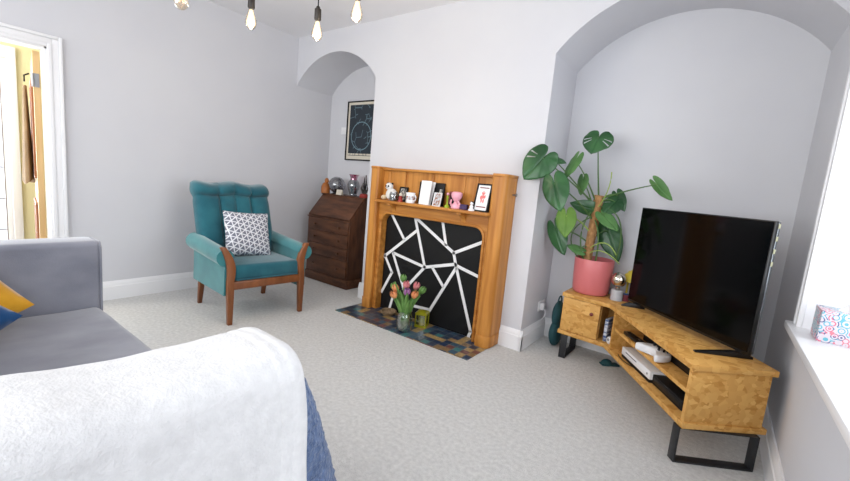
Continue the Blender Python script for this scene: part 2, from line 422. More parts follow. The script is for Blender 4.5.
def dup(root, loc, rotz, label, group=None):
    r = root.copy(); COL.objects.link(r); r.location = loc; r.rotation_euler = (0, 0, rotz); r['label'] = label
    if group: r['group'] = group
    for ch in list(root.children):
        c = ch.copy(); COL.objects.link(c); c.parent = r
        for g in list(ch.children):
            d = g.copy(); COL.objects.link(d); d.parent = c
    return r

# ------------------------------------------------------------------ room constants (metres)
XL, XR = -4.218, 0.38          # left and right walls
D, B = 2.992, 3.521            # chimney breast front, alcove back
BL, BR = -2.945, -1.146        # chimney breast sides
HC = 2.79                      # ceiling
Y0 = -1.45                     # wall behind the camera
SK = 0.164                     # skirting height

# ------------------------------------------------------------------ camera
cam = bpy.data.cameras.new('camera'); cam.sensor_width = 36; cam.lens = 17.0217; cam.clip_start = .02
co = bpy.data.objects.new('camera', cam); COL.objects.link(co)
Mc = Matrix(((0.799123, -0.153274, 0.5813, 0), (0.594543, 0.058351, -0.801944, 0), (0.088998, 0.986459, 0.137758, 1.25), (0, 0, 0, 1)))
co.matrix_world = Mc
sc.camera = co

# ------------------------------------------------------------------ room shell
bm = bmesh.new(); bx(bm, XL - .12, XR + .4, Y0 - .1, B + .1, -.1, 0)
struct('floor', bm, M['carpet'])
bm = bmesh.new(); bx(bm, XL - .12, XR + .4, Y0 - .1, B + .1, HC, HC + .1)
struct('ceiling', bm, M['ceiling'])

def arch(x0, x1, zs, rise, n=32, rev=False):
    c = (x0 + x1) / 2; h = (x1 - x0) / 2; r = (h * h + rise * rise) / (2 * rise); zc = zs + rise - r
    a = math.asin(h / r)
    pts = [(c + r * math.sin(-a + 2 * a * i / n), zc + r * math.cos(-a + 2 * a * i / n)) for i in range(n + 1)]
    return pts[::-1] if rev else pts
bm = bmesh.new()
right = arch(BR, XR, 2.277, .362)
left = arch(XL, BL, 2.255, .31)
pts = [(BL, 0), (BR, 0)] + right + [(XR, HC), (XL, HC)] + left
prism(bm, pts, D, B, 'y')
bx(bm, XL - .12, XR + .12, B, B + .1, 0, HC)
struct('wall_back', bm, M['wall'], smooth=20)

# left wall with the doorway
DY0, DY1, DZ = 0.03, 0.807, 2.008
bm = bmesh.new()
prism(bm, [(Y0, 0), (DY0, 0), (DY0, DZ), (DY1, DZ), (DY1, 0), (B, 0), (B, HC), (Y0, HC)], XL - .12, XL, 'x')
struct('wall_left', bm, M['wall'])
# right wall with the window recess
WY0, WY1, WZ0, WZ1 = 0.75, 2.56, 0.715, 2.2
bm = bmesh.new()
for y0, y1, z0, z1 in ((Y0, WY0, 0, HC), (WY1, B, 0, HC), (WY0, WY1, 0, WZ0), (WY0, WY1, WZ1, HC)):
    bx(bm, XR, XR + .36, y0, y1, z0, z1)
struct('wall_right', bm, M['wall'])
# wall behind the camera with an unseen window, added and widened for frontal light
FX0, FX1, FZ0, FZ1 = -4.0, .25, 0.8, 2.6
bm = bmesh.new()
for x0, x1, z0, z1 in ((XL, FX0, 0, HC), (FX1, XR, 0, HC), (FX0, FX1, 0, FZ0), (FX0, FX1, FZ1, HC)):
    bx(bm, x0, x1, Y0 - .1, Y0, z0, z1)
struct('wall_front', bm, M['wall'])

def window(name, box, axis, bars):
    """white frame with glazing bars and one pane"""
    a0, a1, z0, z1, d0, d1 = box
    bm = bmesh.new(); g = bmesh.new()
    def put(b, p0, p1, q0, q1, e0, e1, bev=.006):
        if axis == 'x': bx(b, e0, e1, p0, p1, q0, q1, bev)
        else: bx(b, p0, p1, e0, e1, q0, q1, bev)
    w = .06
    put(bm, a0, a1, z0, z0 + w, d0, d1); put(bm, a0, a1, z1 - w, z1, d0, d1)
    put(bm, a0, a0 + w, z0 + w, z1 - w, d0, d1); put(bm, a1 - w, a1, z0 + w, z1 - w, d0, d1)
    for k in range(1, bars):
        c = a0 + (a1 - a0) * k / bars
        put(bm, c - w / 2, c + w / 2, z0 + w, z1 - w, d0, d1)
    dm = (d0 + d1) / 2
    put(g, a0 + w * .8, a1 - w * .8, z0 + w * .8, z1 - w * .8, dm - .003, dm + .003, 0)
    f = struct(name, bm, M['trim'])
    obj('window_pane', g, M['window_glass'], f)
    return f
w1 = window('window_1', (WY0, WY1, WZ0 + .02, WZ1, XR + .28, XR + .34), 'x', 2)
window('window_added', (FX0, FX1, FZ0, FZ1, Y0 - .08, Y0 - .02), 'y', 3)  # added out of view, sized for the light it lets in

# window casing and sill on the right wall
bm = bmesh.new()
def casing_x(bm, x, s, y0, y1, z0, z1):
    # stepped architrave standing off a wall at x towards s
    for k, (i, t) in enumerate(((0, .016), (.012, .024), (.05, .019), (.066, .028))):
        bx(bm, min(x, x + s * t), max(x, x + s * t), y0 + i if y1 > y0 else y0 - i, y1, z0, z1, .003)
for i0, i1, t in ((0, .028, .024), (.028, .052, .016), (.052, .085, .020)):
    bx(bm, XR - t, XR, WY1 + .07 - i1 + .005, WY1 + .07 - i0 + .005, WZ0 + .026, WZ1 + .08 - i0, .003)
    bx(bm, XR - t, XR, WY0 - .08 + i0, WY0 - .08 + i1, WZ0 + .026, WZ1 + .08 - i0, .003)
    bx(bm, XR - t, XR, WY0 - .08 + i1, WY1 + .075 - i1, WZ1 + .08 - i1, WZ1 + .08 - i0, .003)
struct('trim_2', bm, M['trim'])
bm = bmesh.new()
bx(bm, XR - .048, XR + .3, WY0 - .11, WY1 + .115, WZ0 - .01, WZ0 + .026, .006)
struct('trim_3', bm, M['trim'])
bm = bmesh.new()
for y0, y1, z0, z1 in ((WY1 - .004, WY1 + .001, WZ0 + .026, WZ1), (WY0 - .001, WY0 + .004, WZ0 + .026, WZ1)):
    bx(bm, XR + .001, XR + .285, y0, y1, z0, z1)
bx(bm, XR + .001, XR + .285, WY0 + .004, WY1 - .004, WZ1 - .004, WZ1 + .001)
struct('trim_4', bm, M['trim'])

# door casing and lining on the left wall
bm = bmesh.new()
for i0, i1, t in ((0, .022, .026), (.022, .06, .017), (.06, .088, .022)):
    bx(bm, XL, XL + t, DY1 + .088 - i1, DY1 + .088 - i0, 0, DZ + .088 - i0, .003)
    bx(bm, XL, XL + t, DY0 - .088 + i0, DY0 - .088 + i1, 0, DZ + .088 - i0, .003)
    bx(bm, XL, XL + t, DY0 - .088 + i1, DY1 + .088 - i1, DZ + .088 - i1, DZ + .088 - i0, .003)
bx(bm, XL - .13, XL + .003, DY1 - .012, DY1, 0, DZ); bx(bm, XL - .13, XL + .003, DY0, DY0 + .012, 0, DZ)
bx(bm, XL - .13, XL + .003, DY0, DY1, DZ - .012, DZ)
struct('trim_1', bm, M['trim'])

# skirting boards
def skirt(bm, p, q, n):
    """board along p->q standing off the wall towards n"""
    p, q, n = Vector((*p, 0)), Vector((*q, 0)), Vector((*n, 0))
    prof = [(0, 0), (.024, 0), (.024, .118), (.019, .124), (.019, .134), (.013, .150), (.008, .164), (0, .164)]
    v0 = [bm.verts.new(p + n * a + Vector((0, 0, z))) for a, z in prof]
    v1 = [bm.verts.new(q + n * a + Vector((0, 0, z))) for a, z in prof]
    fs = [bm.faces.new(v0), bm.faces.new(v1[::-1])]
    for i in range(len(prof)):
        j = (i + 1) % len(prof); fs.append(bm.faces.new((v0[i], v0[j], v1[j], v1[i])))
    bmesh.ops.recalc_face_normals(bm, faces=fs)
bm = bmesh.new(); skirt(bm, (XL, DY1 + .088), (XL, B), (1, 0)); skirt(bm, (XL, Y0), (XL, DY0 - .088), (1, 0))
struct('baseboard_left', bm, M['trim'])
bm = bmesh.new(); skirt(bm, (XL, B), (BL, B), (0, -1)); skirt(bm, (BL, B), (BL, D - .024), (-1, 0)); skirt(bm, (BL - .024, D), (-2.75, D), (0, -1))
skirt(bm, (-1.32, D), (BR + .024, D), (0, -1)); skirt(bm, (BR, D - .024), (BR, B), (1, 0)); skirt(bm, (BR, B), (XR, B), (0, -1))
struct('baseboard_back', bm, M['trim'])
bm = bmesh.new(); skirt(bm, (XR, Y0), (XR, B), (-1, 0))
struct('baseboard_right', bm, M['trim'])

# ------------------------------------------------------------------ hall beyond the doorway
HX = -5.55
bm = bmesh.new(); bx(bm, HX - .1, XL - .12, -1.3, 1.5, -.1, -.005)
struct('floor_hall', bm, M['carpet'])
bm = bmesh.new(); bx(bm, HX - .1, XL - .12, -1.3, 1.5, 2.6, 2.7)
struct('ceiling_hall', bm, M['ceiling'])
bm = bmesh.new(); bx(bm, HX - .1, HX, .84, 1.5, 0, 2.6); bx(bm, HX - .1, HX, -1.3, -.3, 0, 2.6); bx(bm, HX - .1, HX, -.3, .84, 2.1, 2.6)
struct('wall_hall_left', bm, M['hall_cream'])
bm = bmesh.new(); bx(bm, HX, XL - .12, 1.5, 1.6, 0, 2.6)
struct('wall_hall_back', bm, M['hall_cream'])
bm = bmesh.new(); bx(bm, HX, XL - .12, -1.4, -1.3, 0, 2.6)
struct('wall_hall_front', bm, M['hall_cream'])
bm = bmesh.new()
bx(bm, HX - .06, HX + .03, .775, .84, 0, 2.17, .004); bx(bm, HX - .06, HX + .03, -.38, -.3, 0, 2.17, .004); bx(bm, HX - .06, HX + .03, -.3, .775, 2.06, 2.17, .004)
struct('trim_5', bm, M['trim'])
bm = bmesh.new()
bx(bm, HX - .05, HX, -.3, -.18, 0, 2.06, .004); bx(bm, HX - .05, HX, .738, .775, 0, 2.06, .004)
bx(bm, HX - .05, HX, -.18, .738, 0, .25, .004); bx(bm, HX - .05, HX, -.18, .738, 1.92, 2.06, .004)
d2 = struct('door_2', bm, M['trim'])
bm = bmesh.new(); bx(bm, HX - .03, HX - .022, -.19, .742, .24, 1.93)
obj('glazed_panel', bm, M['frost_glass'], d2)
bm = bmesh.new()
bx(bm, HX - .022, HX - .01, .728, .738, .25, 1.92); bx(bm, HX - .022, HX - .01, -.18, .738, 1.895, 1.91)
for k in range(5): bx(bm, HX - .022, HX - .012, -.18, .738, .45 + .3 * k, .457 + .3 * k)
obj('lead_strips', bm, M['steel'], d2)

# the open pine door, seen edge on
bm = bmesh.new()
ang = R(4)
door = obj('door_1', bmesh.new(), M['pine'])
door.location = (XL - .125, DY1 - .014, 0); door.rotation_euler = (0, 0, R(-8.5)); door['kind'] = 'structure'
bm = bmesh.new(); bx(bm, -.76, -.005, -.042, -.002, .012, 1.985, .002)
bm.to_mesh(door.data); bm.free()
bm = bmesh.new()
for z0, z1 in ((.22, .82), (1.02, 1.8)):
    for x0, x1 in ((-.66, -.42), (-.34, -.10)):
        for a in ((x0, x1, z0, z0 + .025), (x0, x1, z1 - .025, z1), (x0, x0 + .025, z0 + .025, z1 - .025), (x1 - .025, x1, z0 + .025, z1 - .025)):
            bx(bm, a[0], a[1], -.056, -.042, a[2], a[3], .003)
obj('panel_moulding', bm, M['pine_dark'], door)
for z in (1.72, .35):
    bm = bmesh.new(); bx(bm, -.006, .001, -.036, -.008, z, z + .1); tube(bm, [(.0, -.046, z), (.0, -.046, z + .1)], .008)
    obj('hinge', bm, M['steel'], door)
# coat on the door's far side hook
coat = thing('coat', 'brown coat hanging from the open pine door', 'coat', (-4.74, .765, 1.0), R(-8.5))
bm = bmesh.new()
def coat_f(a, b):
    th = 2 * PI * a; w = .03 + .14 * (1 - b) ** .8; d = .012 + .026 * (1 - b)
    k = 1 + .12 * math.sin(3 * th + 2) + .05 * math.sin(7 * th)
    return (math.cos(th) * w * k * .9, math.sin(th) * d * k, b * .78 - .02 + .02 * math.sin(2 * th) * (1 - b))
grid(bm, 40, 16, coat_f); bmesh.ops.remove_doubles(bm, verts=bm.verts, dist=1e-4)
top = [e for e in bm.edges if e.is_boundary]; bmesh.ops.holes_fill(bm, edges=top)
bmesh.ops.recalc_face_normals(bm, faces=bm.faces)
obj('coat_body', bm, M['brown_cloth'], coat)
bm = bmesh.new(); tube(bm, [(0, .0, .79), (0, .0, .84), (0, .03, .86)], .006)
obj('hanging_loop', bm, M['black'], coat)

# ------------------------------------------------------------------ fireplace surround
FL, FR, FY, FH = -2.745, -1.325, 2.79, 1.38
fp = thing('fireplace_surround', 'tall oak fireplace surround with curved pilasters and a narrow shelf', 'fireplace', ((FL + FR) / 2, D, 0))
def pilaster_outline(x0, x1, y0, y1, r, r2, left):
    """plan of a pilaster with a rounded outer front corner"""
    pts = []
    xo, xi = (x0, x1) if left else (x1, x0); s = 1 if left else -1
    pts.append((xo, y1))
    for k in range(9):
        a = PI / 2 * k / 8; pts.append((xo + s * r * (1 - math.cos(a)), y0 + r - r * math.sin(a)))
    for k in range(7):
        a = PI / 2 * k / 6; pts.append((xi - s * r2 * (1 - math.sin(a)), y0 + r2 - r2 * math.cos(a)))
    pts.append((xi, y1))
    return pts
PW = .12
for left, (x0, x1) in ((True, (FL, FL + PW)), (False, (FR - PW, FR))):
    bm = bmesh.new()
    prism(bm, pilaster_outline(x0, x1, FY, D - .001, .05, .018, left), .10, FH - .022, 'z')
    p = obj('pilaster', bm, M['oak'], fp, world=True)
    bm = bmesh.new(); prism(bm, pilaster_outline(x0 - (.006 if left else 0), x1 + (0 if left else .006), FY - .008, D - .001, .055, .018, left), .0055, .10, 'z', .003)
    obj('plinth', bm, M['oak'], p, world=True)
    bm = bmesh.new(); prism(bm, pilaster_outline(x0 - (.004 if left else 0), x1 + (0 if left else .004), FY - .007, D - .001, .054, .018, left), FH - .022, FH, 'z', .004)
    obj('pilaster_cap', bm, M['oak_h'], p, world=True)
OX0, OX1, OZ, ORr = -2.580, -1.495, .945, .085
def opening(x0, x1, z, r, zb=.006):
    pts = [(x0, zb)]
    for k in range(9):
        a = PI / 2 * k / 8; pts.append((x0 + r - r * math.cos(a), z - r + r * math.sin(a)))
    for k in range(9):
        a = PI / 2 * k / 8; pts.append((x1 - r + r * math.sin(a), z - r + r * math.cos(a)))
    pts.append((x1, zb)); return pts
bm = bmesh.new()
o_ = opening(OX0, OX1, OZ, ORr)
prism(bm, [(FL + PW, .006)] + o_ + [(FR - PW, .006), (FR - PW, 1.05), (FL + PW, 1.05)], 2.835, D - .001, 'y')
obj('opening_frame', bm, M['oak_h'], fp, world=True)
# moulded inner lip around the opening
bm = bmesh.new()
tube(bm, [(x, 2.835, z) for x, z in opening(OX0 - .012, OX1 + .012, OZ + .012, ORr + .01, .012)], .013, 8)
obj('opening_moulding', bm, M['oak_h'], fp, world=True)
bm = bmesh.new(); bx(bm, FL + PW, FR - PW, 2.875, D - .001, 1.05, FH - .03)
bp = obj('back_panel', bm, M['oak'], fp, world=True)
for xc, w in ((-2.565, .05), (-2.50, .0), (-2.36, .012), (-2.05, .012), (-1.73, .012), (-1.615, .03)):
    if w:
        bm = bmesh.new(); bx(bm, xc - w / 2, xc + w / 2, 2.866, 2.876, 1.06, FH - .035, .004)
        obj('panel_batten', bm, M['oak'], bp, world=True)
bm = bmesh.new(); bx(bm, FL + PW, FR - PW, 2.835, D - .001, FH - .03, FH - .008, .005)
obj('top_cap', bm, M['oak_h'], fp, world=True)
bm = bmesh.new()
sh = []
sx0, sx1, sy0, sr = -2.615, -1.425, 2.725, .05
sh = [(sx0, 2.878)] + [(sx0 + sr - sr * math.cos(PI / 2 * k / 6), sy0 + sr - sr * math.sin(PI / 2 * k / 6)) for k in range(7)] + \
     [(sx1 - sr + sr * math.sin(PI / 2 * k / 6), sy0 + sr - sr * math.cos(PI / 2 * k / 6)) for k in range(7)] + [(sx1, 2.878)]
prism(bm, sh, 1.052, 1.077, 'z', .006)
obj('mantel_shelf', bm, M['oak_h'], fp, world=True)
for xc in (-2.44, -1.685):
    bm = bmesh.new()
    prism(bm, [(2.836, 1.053), (2.745, 1.053)] + [(2.745 + .09 * math.sin(PI / 2 * k / 6) , 1.035 - .075 * (1 - math.cos(PI / 2 * k / 6))) for k in range(7)], xc - .02, xc + .02, 'x', .004)
    obj('bracket', bm, M['oak'], fp, world=True)
bm = bmesh.new(); lathe(bm, [(0, 0), (.006, 0), (.006, .02), (.013, .026), (.013, .034), (0, .038)], 12, mtx=Matrix.Translation((FR, 2.93, 1.23)) @ Matrix.Rotation(PI / 2, 4, 'Y'))
obj('hook', bm, M['steel'], fp, world=True)

# black board with white tape in the opening
fb = thing('fire_board', 'black board crossed by white tape lines filling the fireplace opening', 'panel', ((OX0 + OX1) / 2, 2.93, .006))
bm = bmesh.new(); prism(bm, opening(OX0 + .004, OX1 - .004, OZ - .004, ORr - .002, .008), 2.90, 2.92, 'y')
obj('board', bm, M['board_black'], fb, world=True)
segs = [(-2.513, .936, -2.341, .723), (-2.234, .942, -2.078, .511), (-2.213, .935, -1.787, .692), (-1.93, .942, -1.874, .746), (-1.787, .692, -1.503, .838), (-1.787, .692, -1.754, .59), (-2.078, .511, -1.755, .6), (-1.754, .59, -1.505, .534), (-2.576, .52, -2.209, .822), (-2.457, .575, -2.078, .511), (-2.466, .574, -2.301, .263), (-2.299, .246, -2.078, .511), (-2.57, .54, -2.46, .384), (-2.46, .384, -2.575, .165), (-1.745, .577, -1.993, .109), (-1.992, .522, -1.861, .379), (-1.743, .562, -1.545, .06), (-1.545, .06, -1.56, .012), (-2.218, .123, -1.996, .135), (-2.42, .17, -2.46, .01)]
bm = bmesh.new()
for x0, z0, x1, z1 in segs:
    d = Vector((x1 - x0, z1 - z0)); L_ = d.length; a = math.atan2(d.y, d.x)
    bx(bm, -.006, L_ + .006, -.0008, .0008, -.0135, .0135, mtx=Matrix.Translation((x0, 2.8992, z0)) @ Matrix.Rotation(-a, 4, 'Y'))
obj('tape_lines', bm, M['tape'], fb, world=True)

# hearth
bm = bmesh.new(); bx(bm, -2.785, -1.335, 2.50, 2.90, .0005, .006)
tag(obj('tiled_hearth', bm, M['tiles']), 'flat hearth of small blue, teal and brown mosaic tiles in the carpet', 'hearth')

# ------------------------------------------------------------------ hearth ornaments
jar_c = (-2.020, 2.595, .006)
vs = thing('glass_vase', 'clear ribbed glass jar vase holding tulips on the hearth', 'vase', jar_c)
bm = bmesh.new()
lathe(bm, [(0, .003), (.05, .003), (.056, .012), (.057, .10), (.052, .13), (.044, .150), (.047, .168), (.050, .172), (.046, .170), (.040, .150), (.048, .128), (.053, .10), (.052, .014), (0, .010)], 32)
obj('jar', bm, M['glass'], vs)
bm = bmesh.new(); lathe(bm, [(0, .011), (.0505, .015), (.0515, .09), (0, .0902)], 24)
obj('water', bm, M['water'], vs)
vs.scale = (1.18, 1.18, 1.02)

def tulip(i, tip, mt, colour, face):
    base = Vector((.018 * math.cos(i * 2.4), .018 * math.sin(i * 2.4), .022)); tip = Vector(tip)
    t = thing('tulip', '', 'flower', jar_c)
    pts = bez(base, Vector((tip.x * .25, tip.y * .25, tip.z * .55)), tip, 10)
    bm = bmesh.new(); tube(bm, pts, .0045, 8); obj('stem', bm, M['tulip_leaf'], t)
    d = (pts[-1] - pts[-2]).normalized()
    q = d.to_track_quat('Z', 'Y').to_matrix().to_4x4()
    bm = bmesh.new()
    for k in range(6):
        rot = Matrix.Rotation(k * PI / 3, 4, 'Z'); off = 0.002 if k % 2 else 0
        def pet(a, b):
            u = (a - .5) * 1.5; r = (.024 - off) * math.sin(PI * (.12 + .70 * b)) ; w = max(0, math.sin(PI * min(1, .12 + .86 * b))) ** .8
            th = u * .75 * w
            return rot @ Vector((r * math.cos(th), r * math.sin(th), b * .062))
        grid(bm, 4, 8, pet)
    bmesh.ops.transform(bm, matrix=Matrix.Translation(tip - d * .008) @ q, verts=bm.verts)
    obj('flower_head', bm, M[mt], t, solid=.0012)
    for s in (0, 1):
        a = face + s * 2.1; h = tip.z * (.68 + .16 * s)
        bm = bmesh.new()
        st = Vector((.03 * math.cos(a), .03 * math.sin(a), .05)); out = Vector((math.cos(a), math.sin(a), 0)); sd = Vector((-math.sin(a), math.cos(a), 0))
        def lf(u, v):
            w = .019 * max(0, math.sin(PI * min(1, .1 + .9 * v))) ** .8
            c = st + Vector((0, 0, (h + .03) * v)) + out * (.07 * v * v + .0)
            uu = 2 * u - 1
            return c + sd * w * uu - out * .008 * uu * uu
        grid(bm, 4, 12, lf); obj('leaf', bm, M['tulip_leaf'], t, solid=.001)
    t['label'] = colour; t.scale = (1.25, 1.25, 1.12)
    return t
tulip(0, (.00, -.01, .335), 'tulip_pink', 'pink tulip standing tallest at the middle of the jar of tulips', .4)
tulip(1, (-.05, -.05, .305), 'tulip_orange', 'orange tulip at the left front of the jar of tulips', 2.8)
tulip(2, (.075, -.02, .285), 'tulip_orange', 'orange tulip leaning far right out of the jar of tulips', 5.6)
tulip(3, (.035, -.045, .30), 'tulip_purple', 'purple tulip near the middle of the jar of tulips', 4.5)
tulip(4, (-.105, .0, .295), 'tulip_leaf', 'green unopened tulip bud leaning left from the jar', 3.3)
tulip(5, (.03, .05, .325), 'tulip_pink', 'pink tulip at the back of the jar of tulips', 1.3)
tulip(7, (-.03, -.085, .27), 'tulip_orange', 'orange tulip hanging lowest at the front of the jar of tulips', 3.9)
tulip(8, (.085, .04, .31), 'tulip_leaf', 'green tulip bud leaning right behind the orange tulips', .3)
tulip(6, (-.06, .03, .365), 'tulip_leaf', 'slim green tulip shoot rising highest on the left of the jar', 2.2)

lt = thing('lantern', 'small chartreuse metal lantern on the hearth beside the tulip vase', 'lantern', (-1.985, 2.80, .006), R(20))
bm = bmesh.new(); bx(bm, -.052, .052, -.052, .052, .0, .012, .002); obj('base', bm, M['chartreuse'], lt)
bm = bmesh.new()
for x in (-1, 1):
    for y in (-1, 1): bx(bm, x * .046 - .005, x * .046 + .005, y * .046 - .005, y * .046 + .005, .012, .122)
for z in (.018, .116):
    for s in (-1, 1):
        bx(bm, -.041, .041, s * .046 - .005, s * .046 + .005, z - .005, z + .005); bx(bm, s * .046 - .005, s * .046 + .005, -.041, .041, z - .005, z + .005)
obj('frame', bm, M['chartreuse'], lt)
bm = bmesh.new(); lathe(bm, [(.074, .122), (.074, .128), (.03, .146), (.012, .149), (0, .15)], 4, mtx=Matrix.Rotation(PI / 4, 4, 'Z')); obj('roof', bm, M['chartreuse'], lt)
bm = bmesh.new(); lathe(bm, [(0, .012), (.027, .012), (.027, .08), (0, .08)], 20); obj('candle', bm, M['yellow'], lt)
for s in (0, 1, 2, 3):
    bm = bmesh.new(); bx(bm, -.041, .041, -.047, -.045, .023, .111, mtx=Matrix.Rotation(s * PI / 2, 4, 'Z')); obj('glass_side', bm, M['glass'], lt)
bw = thing('wicker_dish', 'round brown wicker dish on the hearth at the left of the board', 'dish', (-2.38, 2.80, .006))
bm = bmesh.new(); lathe(bm, [(0, .004), (.055, .004), (.068, .02), (.074, .034), (.069, .038), (.06, .02), (0, .012)], 28); obj('bowl', bm, M['wicker'], bw)
bm = bmesh.new()
lathe(bm, [(0.062, .036), (.070, .043), (.078, .036), (.070, .030), (.062, .036)], 28); obj('rim', bm, M['wicker'], bw)

# ------------------------------------------------------------------ mantel ornaments
ST = 1.077
g_m = None
# plush panda
t = thing('plush_panda', 'white plush panda toy sitting at the left end of the mantel shelf', 'toy', (-2.465, 2.80, ST))
bm = bmesh.new(); sphere(bm, (.01, 0, .055), (.058, .045, .055)); obj('body', bm, M['plush_white'], t)
bm = bmesh.new(); sphere(bm, (-.015, -.008, .125), (.037, .034, .034)); hd = obj('head', bm, M['plush_white'], t)
for s in (-1, 1):
    bm = bmesh.new(); sphere(bm, (-.015 + s * .026, .002, .152), .011, 12, 8); obj('ear', bm, M['black'], hd)
    bm = bmesh.new(); sphere(bm, (-.015 + s * .014, -.038, .128), (.009, .005, .010), 12, 8); obj('eye_patch', bm, M['black'], hd)
bm = bmesh.new(); sphere(bm, (-.015, -.041, .116), (.006, .004, .005), 10, 8); obj('nose', bm, M['black'], hd)
for x in (-.05, .055):
    bm = bmesh.new(); sphere(bm, (x, -.03, .024), (.028, .03, .022), 16, 10); obj('paw', bm, M['plush_cream' if x < 0 else 'plush_white'], t)
def frame_thing(label, loc, w, h, border, mf, mp, tilt=10, rz=0, name='framed_photograph', cat='photo', mount=None):
    t = thing(name, label, cat, loc, rot=(R(-tilt), 0, R(rz)))
    bm = bmesh.new(); b = border
    bx(bm, -w / 2, w / 2, -.006, .006, 0, b, .001); bx(bm, -w / 2, w / 2, -.006, .006, h - b, h, .001)
    bx(bm, -w / 2, -w / 2 + b, -.006, .006, b, h - b, .001); bx(bm, w / 2 - b, w / 2, -.006, .006, b, h - b, .001)
    obj('frame', bm, mf, t)
    bm = bmesh.new(); bx(bm, -w / 2 + b, w / 2 - b, -.001, .004, b, h - b); obj('picture', bm, mp, t)
    return t
frame_thing('small black photo frame behind the trinket jars on the mantel', (-2.36, 2.835, ST), .095, .135, .014, M['black'], M['photo_a'], 12)
# trinket jars
t = thing('trinket_jar', 'clear glass trinket jar beside the plush panda on the mantel', 'jar', (-2.395, 2.765, ST))
bm = bmesh.new(); lathe(bm, [(0, .002), (.034, .002), (.040, .012), (.040, .06), (.034, .072), (.034, .080), (.032, .078), (.036, .06), (.036, .014), (0, .008)], 24); obj('jar', bm, M['glass_grey'], t)
bm = bmesh.new()
for k in range(9): sphere(bm, (.018 * math.cos(k * 2.1), .018 * math.sin(k * 2.1), .02 + .004 * k), .011, 10, 8)
obj('trinkets', bm, M['photo_b'], t)
t = thing('brown_figurine', 'small brown figurine between the trinket jar and white mug', 'figurine', (-2.315, 2.765, ST))
bm = bmesh.new(); lathe(bm, [(0, 0), (.024, 0), (.024, .006), (.016, .02), (.018, .04), (.010, .052), (0, .054)], 20); obj('body', bm, M['red'], t)
bm = bmesh.new(); sphere(bm, (0, 0, .064), .015, 16, 10); obj('head', bm, M['cream_card'], t)
t = thing('mug', 'white patterned mug on the mantel left of the white card box', 'mug', (-2.21, 2.775, ST))
bm = bmesh.new(); lathe(bm, [(0, .0), (.036, .0), (.039, .004), (.040, .088), (.0385, .091), (.036, .088), (.035, .008), (0, .006)], 28); obj('cup', bm, M['white_plastic'], t)
bm = bmesh.new(); tube(bm, [(.038 + .022 * math.sin(a), 0, .047 + .026 * math.cos(a)) for a in [PI * k / 10 for k in range(11)]], .005, 8); obj('handle', bm, M['white_plastic'], t)
bm = bmesh.new(); lathe(bm, [(.0404, .03), (.0408, .03), (.0408, .06), (.0404, .06)], 28); obj('printed_band', bm, M['photo_b'], t)
# black folder and white box
t = thing('black_folder', 'black folder leaning on the mantel panel behind a white box', 'folder', (-2.05, 2.855, ST), rot=(R(-4), 0, 0))
bm = bmesh.new(); bx(bm, -.135, .135, -.008, .004, 0, .195, .002); obj('cover', bm, M['black'], t)
bm = bmesh.new(); bx(bm, -.128, .128, .0042, .010, .004, .190); obj('pages', bm, M['paper'], t)
t = thing('white_card', 'tall white card standing before the black folder on the mantel', 'card', (-2.065, 2.79, ST), rot=(R(-6), 0, R(-6)))
bm = bmesh.new(); bx(bm, -.058, .058, -.012, -.009, 0, .205); obj('front_leaf', bm, M['paper'], t)
bm = bmesh.new(); bx(bm, -.058, .058, -.0015, .0015, 0, .205, mtx=Matrix.Translation((0, .014, 0)) @ Matrix.Rotation(R(-7), 4, 'X')); obj('back_leaf', bm, M['paper'], t)
frame_thing('colourful photo card propped in front of the black folder', (-1.925, 2.765, ST), .085, .115, .006, M['paper'], M['photo_b'], 10, -8, 'photo_card', 'photo card')
frame_thing('narrow black photo frame standing behind the colourful photo card', (-1.93, 2.815, ST), .06, .155, .010, M['black'], M['photo_a'], 8)
frame_thing('dark red photo frame behind the lime figurine on the mantel', (-1.80, 2.83, ST), .105, .135, .012, M['print_dark'], M['black'], 10)
t = thing('lime_figurine', 'slim lime green figurine on the mantel left of the pink bust', 'figurine', (-1.815, 2.765, ST))
bm = bmesh.new(); lathe(bm, [(0, 0), (.022, 0), (.022, .012), (.014, .022), (.007, .03), (.006, .07), (.010, .085), (.006, .10), (0, .102)], 18); obj('body', bm, M['green_bright'], t)
bm = bmesh.new(); sphere(bm, (0, 0, .112), .012, 14, 10); obj('head', bm, M['pink'], t)
t = thing('pink_bust', 'pink ceramic bust with broad flat hair on the mantel shelf', 'ornament', (-1.735, 2.775, ST))
bm = bmesh.new(); lathe(bm, [(0, 0), (.036, 0), (.042, .008), (.040, .026), (.026, .042), (.018, .05), (.018, .06), (.027, .068), (.034, .085), (0, .09)], 28); obj('shoulders', bm, M['pink'], t)
bm = bmesh.new(); lathe(bm, [(0, .078), (.034, .08), (.042, .092), (.046, .115), (.043, .128), (.030, .136), (0, .138)], 28); obj('hair', bm, M['pink'], t)
bm = bmesh.new(); sphere(bm, (0, -.034, .088), (.008, .01, .009), 10, 8); obj('nose', bm, M['pink'], t)
for s in (-1, 1):
    bm = bmesh.new(); tube(bm, [(s * .034, -.01, .02), (s * .044, -.016, .04), (s * .030, -.03, .07)], [.010, .009, .007], 10); obj('arm', bm, M['pink'], t)
t = thing('purple_box', 'small dark purple box on the mantel right of the pink bust', 'box', (-1.66, 2.78, ST), R(8))
bm = bmesh.new(); bx(bm, -.03, .03, -.018, .018, 0, .030, .001); obj('box', bm, M['purple'], t)
bm = bmesh.new(); bx(bm, -.031, .031, -.019, .019, .030, .042, .001); obj('lid', bm, M['purple'], t)
t = thing('pale_figurine', 'small black and white figurine in front of the red framed print', 'figurine', (-1.585, 2.765, ST))
bm = bmesh.new(); lathe(bm, [(0, 0), (.026, 0), (.026, .008), (.014, .02), (.016, .034), (.008, .046), (0, .048)], 18); obj('body', bm, M['white_plastic'], t)
